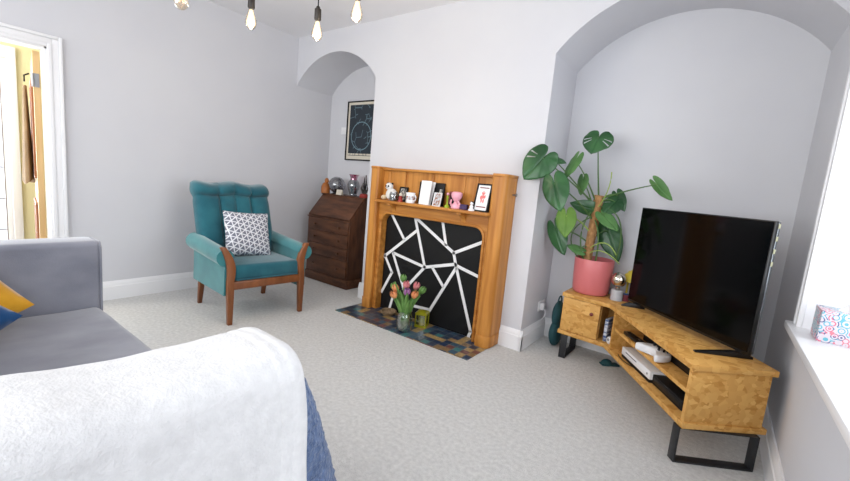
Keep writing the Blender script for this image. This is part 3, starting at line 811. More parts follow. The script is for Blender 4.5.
bm = bmesh.new(); sphere(bm, (0, 0, .058), .014, 14, 10); obj('head', bm, M['white_plastic'], t)
bm = bmesh.new(); sphere(bm, (0, .004, .064), (.0145, .0135, .011), 14, 10); obj('hair', bm, M['black'], t)
# framed print
t = thing('framed_print', 'black framed print of a red figure at the right end of the mantel', 'framed print', (-1.517, 2.785, ST), rot=(R(-12), 0, R(-4)))
w, h, b = .135, .222, .011
bm = bmesh.new()
bx(bm, -w / 2, w / 2, -.012, .014, 0, b, .001); bx(bm, -w / 2, w / 2, -.012, .014, h - b, h, .001)
bx(bm, -w / 2, -w / 2 + b, -.012, .014, b, h - b, .001); bx(bm, w / 2 - b, w / 2, -.012, .014, b, h - b, .001)
obj('frame', bm, M['black'], t)
bm = bmesh.new(); bx(bm, -w / 2 + b, w / 2 - b, -.004, .004, b, h - b); pr_ = obj('print', bm, M['paper'], t)
bm = bmesh.new()
for dx, dz, sx, sz in ((0, .142, .012, .010), (0, .118, .020, .014), (-.018, .112, .007, .016), (.018, .120, .007, .014), (-.008, .088, .007, .018), (.010, .086, .007, .018), (0, .158, .006, .006), (-.012, .15, .004, .008), (.012, .15, .004, .008)):
    sphere(bm, (dx, -.0045, dz), (sx, .0012, sz), 14, 8)
obj('red_figure', bm, M['print_red'], pr_)
for z in (.186, .034):
    bm = bmesh.new(); bx(bm, -.042, .042, -.0052, -.004, z, z + .008); obj('printed_bar', bm, M['print_dark'], pr_)

# ------------------------------------------------------------------ bureau in the left alcove
bur = thing('bureau', 'dark wooden sloping-front bureau with four drawers in the arched alcove', 'bureau', (-3.62, 3.28, 0))
bx0, bx1, by0, by1 = -3.985, -3.255, 3.065, 3.49
bm = bmesh.new()
prism(bm, [(by1, .10), (by0 + .004, .10), (by0 + .004, .765), (by0 + .215, 1.022), (by1, 1.022)], bx0, bx1, 'x', .003)
obj('carcass', bm, M['walnut_v'], bur, world=True)
bm = bmesh.new(); bx(bm, bx0 - .012, bx1 + .012, by0 + .19, by1, 1.022, 1.036, .004); obj('top', bm, M['walnut'], bur, world=True)
bm = bmesh.new(); bx(bm, bx0 - .014, bx1 + .014, by0 - .012, by1, 0, .10, .006); obj('plinth', bm, M['walnut'], bur, world=True)
bm = bmesh.new()
sl = math.atan2(.257, .211); fl_ = math.hypot(.257, .211)
bx(bm, bx0 + .008, bx1 - .008, .006, fl_ - .012, .001, .017, .004, mtx=Matrix.Translation((0, by0 + .004, .765)) @ Matrix.Rotation(sl, 4, 'X'))
ff = obj('fall_front', bm, M['walnut'], bur, world=True)
bm = bmesh.new(); bx(bm, bx0 - .004, bx1 + .004, by0 - .010, by0 + .02, .752, .768, .003); obj('front_rail', bm, M['walnut'], bur, world=True)
for z0, z1 in ((.615, .745), (.462, .602), (.322, .448), (.112, .308)):
    bm = bmesh.new(); bx(bm, bx0 + .018, bx1 - .018, by0 - .010, by0 + .03, z0, z1, .004)
    d = obj('drawer', bm, M['walnut'], bur, world=True)
    for xk in (-3.83, -3.41):
        bm = bmesh.new(); lathe(bm, [(0, 0), (.007, 0), (.007, .010), (.015, .016), (.015, .024), (0, .028)], 16, mtx=Matrix.Translation((xk, by0 - .010, (z0 + z1) / 2)) @ Matrix.Rotation(PI / 2, 4, 'X'))
        obj('knob', bm, M['knob_wood'], d, world=True)
# on the bureau
BT = 1.036
t = thing('carved_box', 'orange-brown carved wooden figure at the back left of the bureau top', 'ornament', (-4.10, 3.39, BT), R(-10))
t.location = (-3.955, 3.28, BT); t.scale = (1.05, 1.05, 1.12)
bm = bmesh.new(); lathe(bm, [(0, 0), (.05, 0), (.052, .01), (.05, .07), (.038, .10), (.018, .115), (0, .116)], 20); obj('body', bm, M['orange_wood'], t)
bm = bmesh.new(); sphere(bm, (.018, 0, .135), (.026, .024, .032), 16, 12); obj('head', bm, M['orange_wood'], t)
t = thing('smoked_globe', 'round smoked glass globe lamp on the bureau', 'lamp', (-3.825, 3.345, BT)); t.scale = (1.22, 1.22, 1.18)
bm = bmesh.new(); lathe(bm, [(0, 0), (.045, 0), (.047, .008), (.036, .014), (0, .014)], 24); obj('base', bm, M['black'], t)
bm = bmesh.new(); prof = [(.084 * math.sin(a), .094 - .084 * math.cos(a)) for a in [PI * (.1 + .9 * k / 20) for k in range(21)]]
lathe(bm, prof, 36); obj('globe', bm, M['glass_smoke'], t)
bm = bmesh.new(); lathe(bm, [(0, .014), (.018, .014), (.018, .05), (.012, .055), (0, .055)], 16); obj('bulb_holder', bm, M['black'], t)
bm = bmesh.new(); sphere(bm, (0, 0, .078), (.02, .02, .026), 16, 12); obj('bulb', bm, M['white_plastic'], t)
t = thing('cream_card', 'small folded cream card before the smoked globe on the bureau', 'card', (-3.68, 3.265, BT), R(-8))
bm = bmesh.new(); bx(bm, -.055, .055, -.001, .001, 0, .062, mtx=Matrix.Translation((0, -.014, 0)) @ Matrix.Rotation(R(-10), 4, 'X')); obj('front_leaf', bm, M['cream_card'], t)
bm = bmesh.new(); bx(bm, -.055, .055, -.001, .001, 0, .062, mtx=Matrix.Translation((0, .014, 0)) @ Matrix.Rotation(R(10), 4, 'X')); obj('back_leaf', bm, M['cream_card'], t)
t = thing('pink_necked_vase', 'grey glass vase with a pink flared neck on the bureau', 'vase', (-3.535, 3.345, BT)); t.scale = (1.12, 1.12, 1.14)
bm = bmesh.new(); lathe(bm, [(0, .003), (.036, .003), (.042, .012), (.040, .03), (.058, .075), (.064, .115), (.054, .148), (.040, .165), (.037, .163), (.050, .146), (.060, .115), (.054, .075), (.036, .03), (0, .012)], 32); obj('body', bm, M['glass_grey'], t)
bm = bmesh.new(); lathe(bm, [(.039, .165), (.036, .185), (.042, .205), (.054, .222), (.051, .223), (.038, .206), (.033, .185), (.036, .165)], 32); obj('neck', bm, M['glass_pink'], t)
t = thing('red_based_ornament', 'dark spiky ornament on a red base beside the chimney breast', 'ornament', (-3.315, 3.31, BT)); t.scale = (1.05, 1.05, 1.25)
bm = bmesh.new(); lathe(bm, [(0, 0), (.05, 0), (.054, .012), (.046, .03), (.03, .036), (0, .038)], 24); obj('base', bm, M['red'], t)
bm = bmesh.new()
for k, (a, h, r) in enumerate(((0, .17, .02), (2, .13, .03), (4, .10, .034), (1, .09, .036), (5, .15, .018), (3.2, .07, .04))):
    tube(bm, [(.01 * math.cos(a), .01 * math.sin(a), .036), (r * math.cos(a), r * math.sin(a), .036 + h * .5), (r * .6 * math.cos(a), r * .6 * math.sin(a), .036 + h)], [.013, .010, .004], 8)
obj('branches', bm, M['bronze'], t)

# framed star chart and switch on the alcove back wall
t = thing('framed_star_chart', 'black framed dark star chart poster on the alcove wall above the bureau', 'picture', (-3.635, B - .001, 1.817))
w, h, b = .51, .706, .014
bm = bmesh.new()
bx(bm, -w / 2, w / 2, -.022, 0, -h / 2, -h / 2 + b, .001); bx(bm, -w / 2, w / 2, -.022, 0, h / 2 - b, h / 2, .001)
bx(bm, -w / 2, -w / 2 + b, -.022, 0, -h / 2 + b, h / 2 - b, .001); bx(bm, w / 2 - b, w / 2, -.022, 0, -h / 2 + b, h / 2 - b, .001)
obj('frame', bm, M['black'], t)
bm = bmesh.new(); bx(bm, -w / 2 + b, w / 2 - b, -.010, -.002, -h / 2 + b, h / 2 - b); mt_ = obj('mount', bm, M['cream_card'], t)
bm = bmesh.new(); bx(bm, -w / 2 + .045, w / 2 - .045, -.0125, -.010, -h / 2 + .058, h / 2 - .045); obj('chart', bm, M['chart'], mt_)
bm = bmesh.new()
for x0, x1 in ((-.205, -.175), (-.168, -.125), (-.118, -.09), (-.08, -.02), (-.01, .05), (.06, .10), (.11, .20)):
    bx(bm, x0, x1, -.0135, -.0124, -h / 2 + .064, -h / 2 + .084)
obj('caption_strip', bm, M['cream_card'], mt_)
t = thing('light_switch', 'white wall switch plate left of the framed star chart', 'switch', (-3.955, B, 1.82))
bm = bmesh.new(); bx(bm, -.043, .043, -.010, 0, -.043, .043, .003); obj('plate', bm, M['white_plastic'], t)
bm = bmesh.new(); bx(bm, -.010, .010, -.016, -.009, -.017, .017, .002); obj('rocker', bm, M['white_plastic'], t)

# ------------------------------------------------------------------ armchair (local +x is forward)
ch = thing('armchair', 'teal velvet armchair with scroll arms and wooden legs by the left wall', 'armchair', (-3.325, 1.956, 0), R(-5))
def leg_bm(pts, w):
    bm = bmesh.new()
    rings = []
    for (x, y, z, a, b) in pts:
        rings.append([bm.verts.new((x + sx * a / 2, y + sy * b / 2, z)) for sx, sy in ((-1, -1), (1, -1), (1, 1), (-1, 1))])
    fs = []
    for p, q in zip(rings, rings[1:]):
        for k in range(4): fs.append(bm.faces.new((p[k], p[(k + 1) % 4], q[(k + 1) % 4], q[k])))
    fs.append(bm.faces.new(rings[0])); fs.append(bm.faces.new(rings[-1]))
    bmesh.ops.recalc_face_normals(bm, faces=fs)
    bmesh.ops.bevel(bm, geom=bm.edges[:], offset=.005, segments=2, affect='EDGES', profile=.5)
    return bm
for s in (-1, 1):
    Y = s * .318 - (.012 if s > 0 else 0)
    pts = [(.335, Y, 0, .036, .036), (.332, Y, .25, .046, .050), (.332, Y, .36, .046, .052)]
    for k in range(1, 9):
        a = k / 8
        pts.append((.332 - .02 * a, Y + s * (.015 * a + .040 * a ** 2.2 - .03 * math.sin(PI * a) * .6), .36 + .27 * a, .042, .052 + .012 * math.sin(PI * a) - .012 * a ** 4))
    obj('leg', leg_bm(pts, .05), M['teak'], ch)
    obj('leg', leg_bm([(-.345, s * .30, 0, .034, .034), (-.315, s * .30, .16, .044, .044), (-.30, s * .30, .30, .046, .046)], .04), M['teak'], ch)
bm = bmesh.new(); bx(bm, .310, .345, -.295, .295, .285, .352, .005); obj('front_rail', bm, M['teak'], ch)
bm = bmesh.new(); bx(bm, -.31, .30, -.28, .28, .29, .345, .01); obj('seat_base', bm, M['teal'], ch)
# seat cushion
bm = bmesh.new()
bx(bm, -.30, .335, -.292, .292, .350, .475, .035, 4)
for v in bm.verts:
    if v.co.z > .44: v.co.z += .022 * (1 - (v.co.y / .3) ** 2)
obj('seat_cushion', bm, M['teal'], ch, smooth=60)
bm = bmesh.new()
for z in (.362, ):
    tube(bm, [(.338, -.27, z), (.338, .27, z)], .006, 8)
obj('cushion_piping', bm, M['teal'], ch)
# arms: side panel under a rolled top
for s in (-1, 1):
    bm = bmesh.new()
    # section in yz (rolled scroll), swept along x with the top dipping to the front
    n = 14
    def sec(x):
        k = (x + .33) / .65
        top = .655 - .045 * k; r = .072 - .006 * k
        o = []
        yi, yo = .292, .365
        o.append((yi, .24)); o.append((yi, top - r * .9))
        cy = .352; cz = top - r
        for q in range(15):
            a = PI * (.98 - 1.5 * q / 14); o.append((cy + r * math.cos(a), cz + r * math.sin(a)))
        o.append((yo - .010, top - 2 * r + .012)); o.append((yo - .006, .24))
        return o
    xs = [-.33 + .645 * i / n for i in range(n + 1)]
    rings = [[bm.verts.new((x, s * y, z)) for y, z in sec(x)] for x in xs]
    fs = []
    for p, q in zip(rings, rings[1:]):
        m_ = len(p)
        for k in range(m_): fs.append(bm.faces.new((p[k], p[(k + 1) % m_], q[(k + 1) % m_], q[k])))
    fs.append(bm.faces.new(rings[0])); fs.append(bm.faces.new(rings[-1]))
    bmesh.ops.recalc_face_normals(bm, faces=fs)
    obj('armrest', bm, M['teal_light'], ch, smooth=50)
# back: channelled, rolled top
bm = bmesh.new()
W2, HB = .345, .70
def back_f(sign):
    def g(a, b):
        u = 2 * a - 1; v = b
        e = max(0, 1 - abs(u) ** 10) ** .5; ev = max(0, 1 - abs(2 * v - 1) ** 14) ** .5
        th = .075 * e * ev
        if sign > 0:
            gr = sum(math.exp(-((u - c) / .035) ** 2) for c in (-.40, .40)) * (1 if v < .83 else .25)
            gt = math.exp(-((v - .83) / .02) ** 2)
            th += .028 * e * (abs(math.cos(PI * (u / .8 + .5))) ** .5 if abs(u) < .4 else .75 * max(0, 1 - ((abs(u) - .7) / .32) ** 2) ** .5) * ev
            th -= .018 * gr * e + .020 * gt * e
            if v > .83: th += .028 * max(0, math.sin(PI * (v - .83) / .17)) ** .7 * e
        topw = .010 * math.cos(u * PI * 2.0) + .004 - .030 * abs(u) ** 12
        z = .44 + v * (HB - .04) + max(0, v - .6) / .4 * topw * 1.2
        xb = -.215 - .20 * v - .02 * v * v
        yy = u * (W2 - .03 * (1 - min(1, v / .25)) + .012 * math.exp(-((v - .9) / .08) ** 2) - .008 * math.exp(-((v - .8) / .04) ** 2))
        return (xb + sign * th, yy - .012, z)
    return g
grid(bm, 44, 40, back_f(1)); grid(bm, 44, 40, back_f(-1))
bmesh.ops.remove_doubles(bm, verts=bm.verts, dist=1e-4)
bmesh.ops.recalc_face_normals(bm, faces=bm.faces)
obj('backrest', bm, M['teal'], ch, smooth=70)
# patterned cushion on the chair
pc = thing('scatter_cushion', 'grey cushion with white triangle pattern leaning on the teal armchair', 'cushion', (-3.385, 1.955, .668), rot=(R(-4), R(-22), R(-5)))
obj('cover', pillow_bm(.41, .41, .13), M['triangles'], pc, smooth=80)

# ------------------------------------------------------------------ sofa
SX0, SX1, SXi, SXj = -2.80, -.788, -2.606, -1.0
so = thing('sofa', 'grey velvet sofa in the foreground with a high flat arm', 'sofa', ((SX0 + SX1) / 2, .25, 0))
def soft_box(x0, x1, y0, y1, z0, z1, bev, seg=4, noise_amp=0.0):
    bm = bmesh.new(); bx(bm, x0, x1, y0, y1, z0, z1, bev, seg); return bm
obj('arm', soft_box(SX0, SXi, -.28, .69, .10, .802, .03), M['sofa'], so, world=True, smooth=60)
bm = bmesh.new()
tube(bm, [(SXi - .004, .684, .12), (SXi - .004, .684, .77), (SXi - .02, .684, .792), (SX0 + .02, .684, .792), (SX0 + .004, .684, .77), (SX0 + .004, .684, .12)], .006, 8)
obj('arm_piping', bm, M['sofa'], so, world=True)
obj('arm', soft_box(SXj, SX1, -.28, .60, .10, .790, .04), M['sofa'], so, world=True, smooth=60)
obj('backrest', soft_box(SXi, SXj, -.28, -.02, .10, .86, .05), M['sofa'], so, world=True, smooth=60)
obj('base', soft_box(SXi, SXj, -.02, .63, .10, .28, .015), M['sofa'], so, world=True, smooth=60)
bm = bmesh.new()
bx(bm, SXi + .003, SXj - .003, -.01, .672, .282, .448, .035, 4)
bmesh.ops.subdivide_edges(bm, edges=[e for e in bm.edges if e.calc_length() > .3], cuts=14, use_grid_fill=True)
for v in bm.verts:
    if v.co.z > .40:
        v.co.z += .008 * noise.noise(Vector((v.co.x * 4, v.co.y * 5, 0))) + .008
obj('seat_cushion', bm, M['sofa'], so, world=True, smooth=60)
for x in (SX0 + .08, SX1 - .08):
    for y in (-.2, .52):
        bm = bmesh.new(); lathe(bm, [(0, 0), (.02, 0), (.027, .1), (0, .1)], 16, (x, y, 0)); obj('foot', bm, M['black'], so, world=True)

# cushions on the sofa
def cushion_at(label, m, centre, normal, corner, size, th):
    n = Vector(normal).normalized(); d = Vector(corner); d = (d - n * d.dot(n)).normalized(); e = d.cross(n)
    y = (d + e).normalized(); z = (d - e).normalized()
    t = thing('scatter_cushion', label, 'cushion', centre)
    t.rotation_euler = Matrix((n, y, z)).transposed().to_euler()
    obj('cover', pillow_bm(size, size, th), m, t, smooth=80)
cushion_at('mustard yellow cushion lying behind the dark blue cushion on the grey sofa', M['mustard'], (-2.50, .10, .60), (.8, -.1, .6), (-.05, .29, -.13), .43, .13)
cushion_at('dark blue cushion in front of the mustard cushion on the grey sofa', M['navy'], (-2.27, .03, .585), (.75, -.05, .65), (-.02, .29, -.06), .42, .14)

# white throw over the near arm
def arm_path():
    pts = []
    xi, xo, zt, r = SXj - .028, SX1 + .026, .812, .065
    pts += [(xi - .03 * (1 - k / 8), .462 + (zt - r - .462) * k / 8) for k in range(9)]
    pts += [(xi + r - r * math.cos(PI / 2 * k / 6), zt - r + r * math.sin(PI / 2 * k / 6)) for k in range(1, 7)]
    pts += [(xi + r + (xo - xi - 2 * r) * k / 6, zt) for k in range(1, 7)]
    pts += [(xo - r + r * math.sin(PI / 2 * k / 6), zt - r + r * math.cos(PI / 2 * k / 6)) for k in range(1, 7)]
    pts += [(xo + .085 * (k / 14) , zt - r - (zt - r - .2) * k / 14) for k in range(1, 15)]
    return pts
AP = arm_path()
def along(path, t):
    # by arc length
    L_ = [0]
    for a, b in zip(path, path[1:]): L_.append(L_[-1] + math.hypot(b[0] - a[0], b[1] - a[1]))
    d = t * L_[-1]
    for i in range(len(path) - 1):
        if L_[i + 1] >= d or i == len(path) - 2:
            f = (d - L_[i]) / max(1e-9, L_[i + 1] - L_[i])
            return (path[i][0] + (path[i + 1][0] - path[i][0]) * f, path[i][1] + (path[i + 1][1] - path[i][1]) * f)
bm = bmesh.new()
def throw_f(a, b):
    b = 1 - (1 - b) ** 1.6
    x, z = along(AP, a)
    xa, za = along(AP, max(0, a - .03)); xb, zb = along(AP, min(1, a + .03))
    t = Vector((xb - xa, zb - za)).normalized(); nx, nz = -t.y, t.x
    y1 = .612 - .02 * max(0, a - .55) / .45 + .005 * math.sin(a * 23)
    y = -.32 + (y1 + .32) * b
    w = .010 * noise.noise(Vector((a * 5, y * 4, 1))) + .004 * noise.noise(Vector((a * 14, y * 11, 4)))
    dd = y1 - y
    def step(e): return .5 - .5 * math.tanh((dd - e) / .004)
    hem = .005 * step(.085) + .004 * step(.055) + .003 * step(.03)
    lump = .014 * math.exp(-((y - .52) / .07) ** 2) * math.exp(-((a - .42) / .12) ** 2) + .030 * math.exp(-((y - .06) / .16) ** 2) * math.exp(-((a - .33) / .14) ** 2)
    edge = max(0, 1 - dd / .045); drop = .040 * edge ** 2
    off = w + hem + lump + .004 - drop
    return (x + nx * off, y, z + nz * off)
grid(bm, 110, 150, throw_f)
bmesh.ops.recalc_face_normals(bm, faces=bm.faces)
tag(obj('throw_blanket', bm, M['white_fleece'], smooth=80, solid=.010), 'white fleece throw draped over the near sofa arm', 'throw')
# blue sherpa blanket underneath
bm = bmesh.new()
def sherpa_f(a, b):
    # path around the outer side, the rounded corner and the front of the arm
    r = .06; xo, yf = SX1 + .012, .612
    L1, L2, L3 = .05, PI / 2 * r, .22
    s = a * (L1 + L2 + L3)
    if s < L1: p = Vector((xo, yf - r - L1 + s)); n = Vector((1, 0))
    elif s < L1 + L2:
        th = (s - L1) / r; p = Vector((xo - r + r * math.cos(th), yf - r + r * math.sin(th))); n = Vector((math.cos(th), math.sin(th)))
    else: p = Vector((xo - r - (s - L1 - L2), yf)); n = Vector((0, 1))
    z = .775 - b * .68
    fl = -.012 + .205 * b ** .7 * (0.05 + .95 * math.exp(-((s - L1 - L2 * .75) / .09) ** 2)) * min(1, s / .12) ** 1.5 + .012 * math.sin(s * 26) * b
    bumps = .005 * noise.noise(Vector((s * 85, z * 85, 1))) + .003 * noise.noise(Vector((s * 150, z * 150, 3)))
    q = p + n * (fl + bumps + .002 - .02 * max(0, 1 - b / .08))
    return (q.x, q.y, z)
grid(bm, 130, 110, sherpa_f)
bmesh.ops.recalc_face_normals(bm, faces=bm.faces)
tag(obj('sherpa_blanket', bm, M['sherpa'], smooth=80, solid=.008), 'blue fluffy sherpa blanket hanging below the white throw at the sofa arm front', 'blanket')

# ------------------------------------------------------------------ corner television unit
TZ, BZ, TK = .515, .185, .030
A0 = (-.904, 3.14); A1 = (-.55, 3.10); A2 = (.002, 2.263); A3 = (.336, 2.517); A4 = (-.205, 3.37); A5 = (-.205, 3.44); A6 = (-.906, 3.44)
U = thing('television_unit', 'corner television unit of chipboard on black steel legs', 'television stand', (-.35, 2.9, 0))
def inset(o, c, k): return (c[0] + (o[0] - c[0]) * k, c[1] + (o[1] - c[1]) * k)
outline = [A0, A1, A2, A3, A4, A5, A6]
bm = bmesh.new(); prism(bm, outline, TZ - TK, TZ, 'z', .002); obj('top_panel', bm, M['osb'], U, world=True)
bm = bmesh.new(); prism(bm, outline, BZ, BZ + TK, 'z', .002); obj('bottom_panel', bm, M['osb'], U, world=True)
du = Vector((A2[0] - A1[0], A2[1] - A1[1])).normalized()       # along the long front
dn = Vector((-du.y, du.x));                                    # into the corner
if dn.y < 0: dn = -dn
def slab(name, p, q, th, z0, z1, m, side=1, parent=U):
    p, q = Vector(p), Vector(q); t = (q - p).normalized(); n = Vector((-t.y, t.x)) * th * side
    bm = bmesh.new(); prism(bm, [tuple(p), tuple(q), tuple(q + n), tuple(p + n)], z0, z1, 'z', .001)
    return obj(name, bm, m, parent, world=True)
Z0, Z1 = BZ + TK, TZ - TK
def at(t, d): p = Vector(A1) + du * t + dn * d; return (p.x, p.y)
LONG = (Vector(A2) - Vector(A1)).length
# right end panel
p2 = Vector(A2) + (Vector(A3) - Vector(A2)).normalized() * .008; p3 = Vector(A3) - (Vector(A3) - Vector(A2)).normalized() * .02
off = -du * .010
slab('end_panel', p2 + off, p3 + off, .022, Z0, Z1, M['osb'], 1)
# left cupboard
slab('side_panel', (-.894, 3.165), (-.894, 3.43), .02, Z0, Z1, M['osb'], -1)
slab('partition', (-.606, 3.15), (-.606, 3.43), .018, Z0, Z1, M['osb'], 1)
slab('partition', at(.085, .012), at(.085, .30), .020, Z0, Z1, M['osb'], 1)
slab('back_panel', (-.89, 3.42), (-.22, 3.42), .010, Z0, Z1, M['osb'], 1)
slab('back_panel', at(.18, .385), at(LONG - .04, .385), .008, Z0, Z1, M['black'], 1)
slab('shelf', at(.108, .014), at(LONG - .036, .014), .36, .352, .374, M['osb'], 1)
bm = bmesh.new()
prism(bm, [(-.892, 3.146), (-.612, 3.115), (-.610, 3.133), (-.890, 3.164)], Z0 + .004, Z1 - .004, 'z', .002)
dr = obj('door', bm, M['osb'], U, world=True)
bm = bmesh.new(); lathe(bm, [(0, 0), (.007, 0), (.007, .012), (.013, .018), (.013, .026), (0, .030)], 16, mtx=Matrix.Translation((-.665, 3.121, .405)) @ Matrix.Rotation(PI / 2, 4, 'X'))
obj('knob', bm, M['red_knob'], dr, world=True)
def u_leg(p, q):
    p, q = Vector(p), Vector(q); t = (q - p).normalized(); L_ = (q - p).length; a = math.atan2(t.y, t.x)
    bm = bmesh.new(); k = .010; w = .025
    bx(bm, 0, k, -w, w, 0, BZ, .001); bx(bm, L_ - k, L_, -w, w, 0, BZ, .001); bx(bm, k, L_ - k, -w, w, 0, k, .001); bx(bm, k, L_ - k, -w, w, BZ - .006, BZ, .001)
    bmesh.ops.transform(bm, matrix=Matrix.Translation((p.x, p.y, 0)) @ Matrix.Rotation(a, 4, 'Z'), verts=bm.verts)
    obj('leg_frame', bm, M['steel_black'], U, world=True)
u_leg((-.842, 3.12), (-.842, 3.41))
u_leg((-.024, 2.285), (.300, 2.490))
# cupboard contents
t = thing('game_case', 'blue and white game case standing in the open gap of the stand', 'game case', (-.558, 3.17, Z0), R(-10))
bm = bmesh.new(); bx(bm, -.012, .012, -.02, .10, 0, .17, .002); obj('case', bm, M['blue_white'], t)
t = thing('white_gamepad', 'pale game controller lying in the open gap beside the cupboard', 'controller', (-.515, 3.115, Z0), R(-30))
bm = bmesh.new(); sphere(bm, (0, 0, .03), (.028, .022, .03)); obj('body', bm, M['white_plastic'], t)
bm = bmesh.new(); sphere(bm, (.0, -.02, .038), (.010, .006, .010), 12, 8); obj('thumb_stick', bm, M['steel'], t)

# console, boxes, controller, remote
ang = math.atan2(du.y, du.x)
def on_unit(t, d, z): p = at(t, d); return (p[0], p[1], z)
c = thing('game_console', 'white flat game console on the lower shelf of the stand', 'game console', on_unit(.40, .15, Z0), ang)
bm = bmesh.new(); bx(bm, -.19, .19, -.115, .115, .020, .070, .004); obj('upper_shell', bm, M['white_plastic'], c)
bm = bmesh.new(); bx(bm, -.188, .188, -.113, .113, .0, .020, .003); obj('lower_shell', bm, M['black'], c)
bm = bmesh.new(); bx(bm, -.13, .02, -.1165, -.1145, .050, .054); obj('disc_slot', bm, M['black'], c)
bm = bmesh.new(); lathe(bm, [(0, 0), (.007, 0), (.007, .002), (0, .002)], 16, mtx=Matrix.Translation((.16, -.115, .045)) @ Matrix.Rotation(PI / 2, 4, 'X')); obj('power_button', bm, M['steel'], c)
bm = bmesh.new(); tube(bm, bez((.0, -.118, .008), (-.10, -.155, .004), (-.20, -.13, .005), 10), .003, 6); obj('cable', bm, M['black'], c)
c = thing('media_box', 'black media box beside the white console on the lower shelf', 'media box', on_unit(.745, .16, Z0), ang)
bm = bmesh.new(); bx(bm, -.15, .15, -.11, .11, .004, .060, .004); obj('case', bm, M['black'], c)
bm = bmesh.new(); bx(bm, -.13, .13, -.112, -.1095, .018, .046, .001); obj('front_panel', bm, M['tv_black'], c)
for x in (-.13, .13):
    bm = bmesh.new(); bx(bm, x - .012, x + .012, -.09, .09, 0, .004); obj('foot', bm, M['tv_black'], c)
c = thing('sound_bar', 'long black device lying at the back of the upper shelf', 'media box', on_unit(.585, .19, .374), ang)
bm = bmesh.new(); bx(bm, -.29, .29, -.075, .075, .0, .085, .006); obj('case', bm, M['black'], c)
bm = bmesh.new(); bx(bm, -.28, .28, -.077, -.0745, .01, .075); obj('grille', bm, M['tv_black'], c)
c = thing('remote_control', 'black remote control on the upper shelf left of the controller', 'remote control', on_unit(.33, .055, .374), ang + R(3))
bm = bmesh.new(); bx(bm, -.12, .12, -.025, .025, 0, .022, .006); obj('case', bm, M['tv_black'], c)
bm = bmesh.new()
for k in range(5): bx(bm, -.10 + .022 * k, -.086 + .022 * k, -.012, .012, .0215, .024, .001)
obj('buttons', bm, M['black'], c)
bm = bmesh.new(); bx(bm, .03, .05, -.006, .006, .0215, .024, .001); obj('power_button', bm, M['steel'], c)
c = thing('game_controller', 'white game controller on the upper shelf of the stand', 'controller', on_unit(.575, .062, .374), ang + R(8))
half = [(.03, .046), (.072, .042), (.096, .012), (.108, -.045), (.100, -.078), (.078, -.080), (.058, -.046), (.030, -.026)]
bm = bmesh.new(); prism(bm, [(-x, y) for x, y in reversed(half)] + half, .004, .050, 'z', .012)
obj('body', bm, M['white_plastic'], c, smooth=80, subsurf=2)
for x, y in ((-.048, .012), (.025, -.012)):
    bm = bmesh.new(); lathe(bm, [(0, .05), (.007, .05), (.006, .066), (.011, .069), (.011, .073), (0, .072)], 14, (x, y, 0)); obj('thumb_stick', bm, M['black'], c)
for k in range(4):
    a = PI / 2 * k; bm = bmesh.new(); lathe(bm, [(0, .05), (.005, .05), (.005, .060), (0, .062)], 10, (.05 + .013 * math.cos(a), .014 + .013 * math.sin(a), 0)); obj('button', bm, M['black'], c)

# ------------------------------------------------------------------ television
TL, TR = Vector((-.460, 3.212)), Vector((.209, 2.538))
tm = (TL + TR) / 2; td = (TR - TL).normalized(); TW = (TR - TL).length; ta = math.atan2(td.y, td.x)
tv = thing('television', 'large flat black television standing on the corner stand', 'television', (tm.x, tm.y, TZ), ta)
tz0, tz1 = .032, .711
bm = bmesh.new(); bx(bm, -TW / 2, TW / 2, .002, .022, tz0, tz1, .002)
obj('bezel', bm, M['tv_black'], tv)
bm = bmesh.new(); bx(bm, -TW / 2 + .006, TW / 2 - .006, -.001, .003, tz0 + .016, tz1 - .006); obj('screen', bm, M['screen'], tv)
bm = bmesh.new(); bx(bm, -TW / 2 + .004, TW / 2 - .004, .022, .040, tz0 + .004, tz1 - .004, .004); sh_ = obj('rear_shell', bm, M['silver'], tv)
bm = bmesh.new(); bx(bm, -TW / 2 + .12, TW / 2 - .12, .040, .075, tz0 + .03, tz0 + .38, .012); obj('electronics_housing', bm, M['tv_black'], tv)
for k in range(4):
    bm = bmesh.new(); bx(bm, TW / 2 - .0045, TW / 2 - .003, .025, .037, tz1 - .035 - .062 * k, tz1 - .012 - .062 * k); obj('sticker', bm, M['sticker'], sh_)
fa = math.atan2(.49, .87) - ta
for xc, fa, fr_ in ((-TW / 2 + .07, math.atan2(.25, .97) - ta, -.075), (TW / 2 - .06, math.atan2(.49, .87) - ta, -.20)):
    bm = bmesh.new()
    m_ = Matrix.Translation((xc, .0, 0)) @ Matrix.Rotation(fa, 4, 'Z')
    prism(bm, [(fr_, .0), (fr_, .006), (-.03, .030), (.03, .030), (.075, .012), (.075, 0)], -.014, .014, 'y', .002)
    bmesh.ops.transform(bm, matrix=m_, verts=bm.verts)
    bx(bm, xc - .012, xc + .012, .004, .020, .028, .036)
    obj('foot', bm, M['tv_black'], tv)

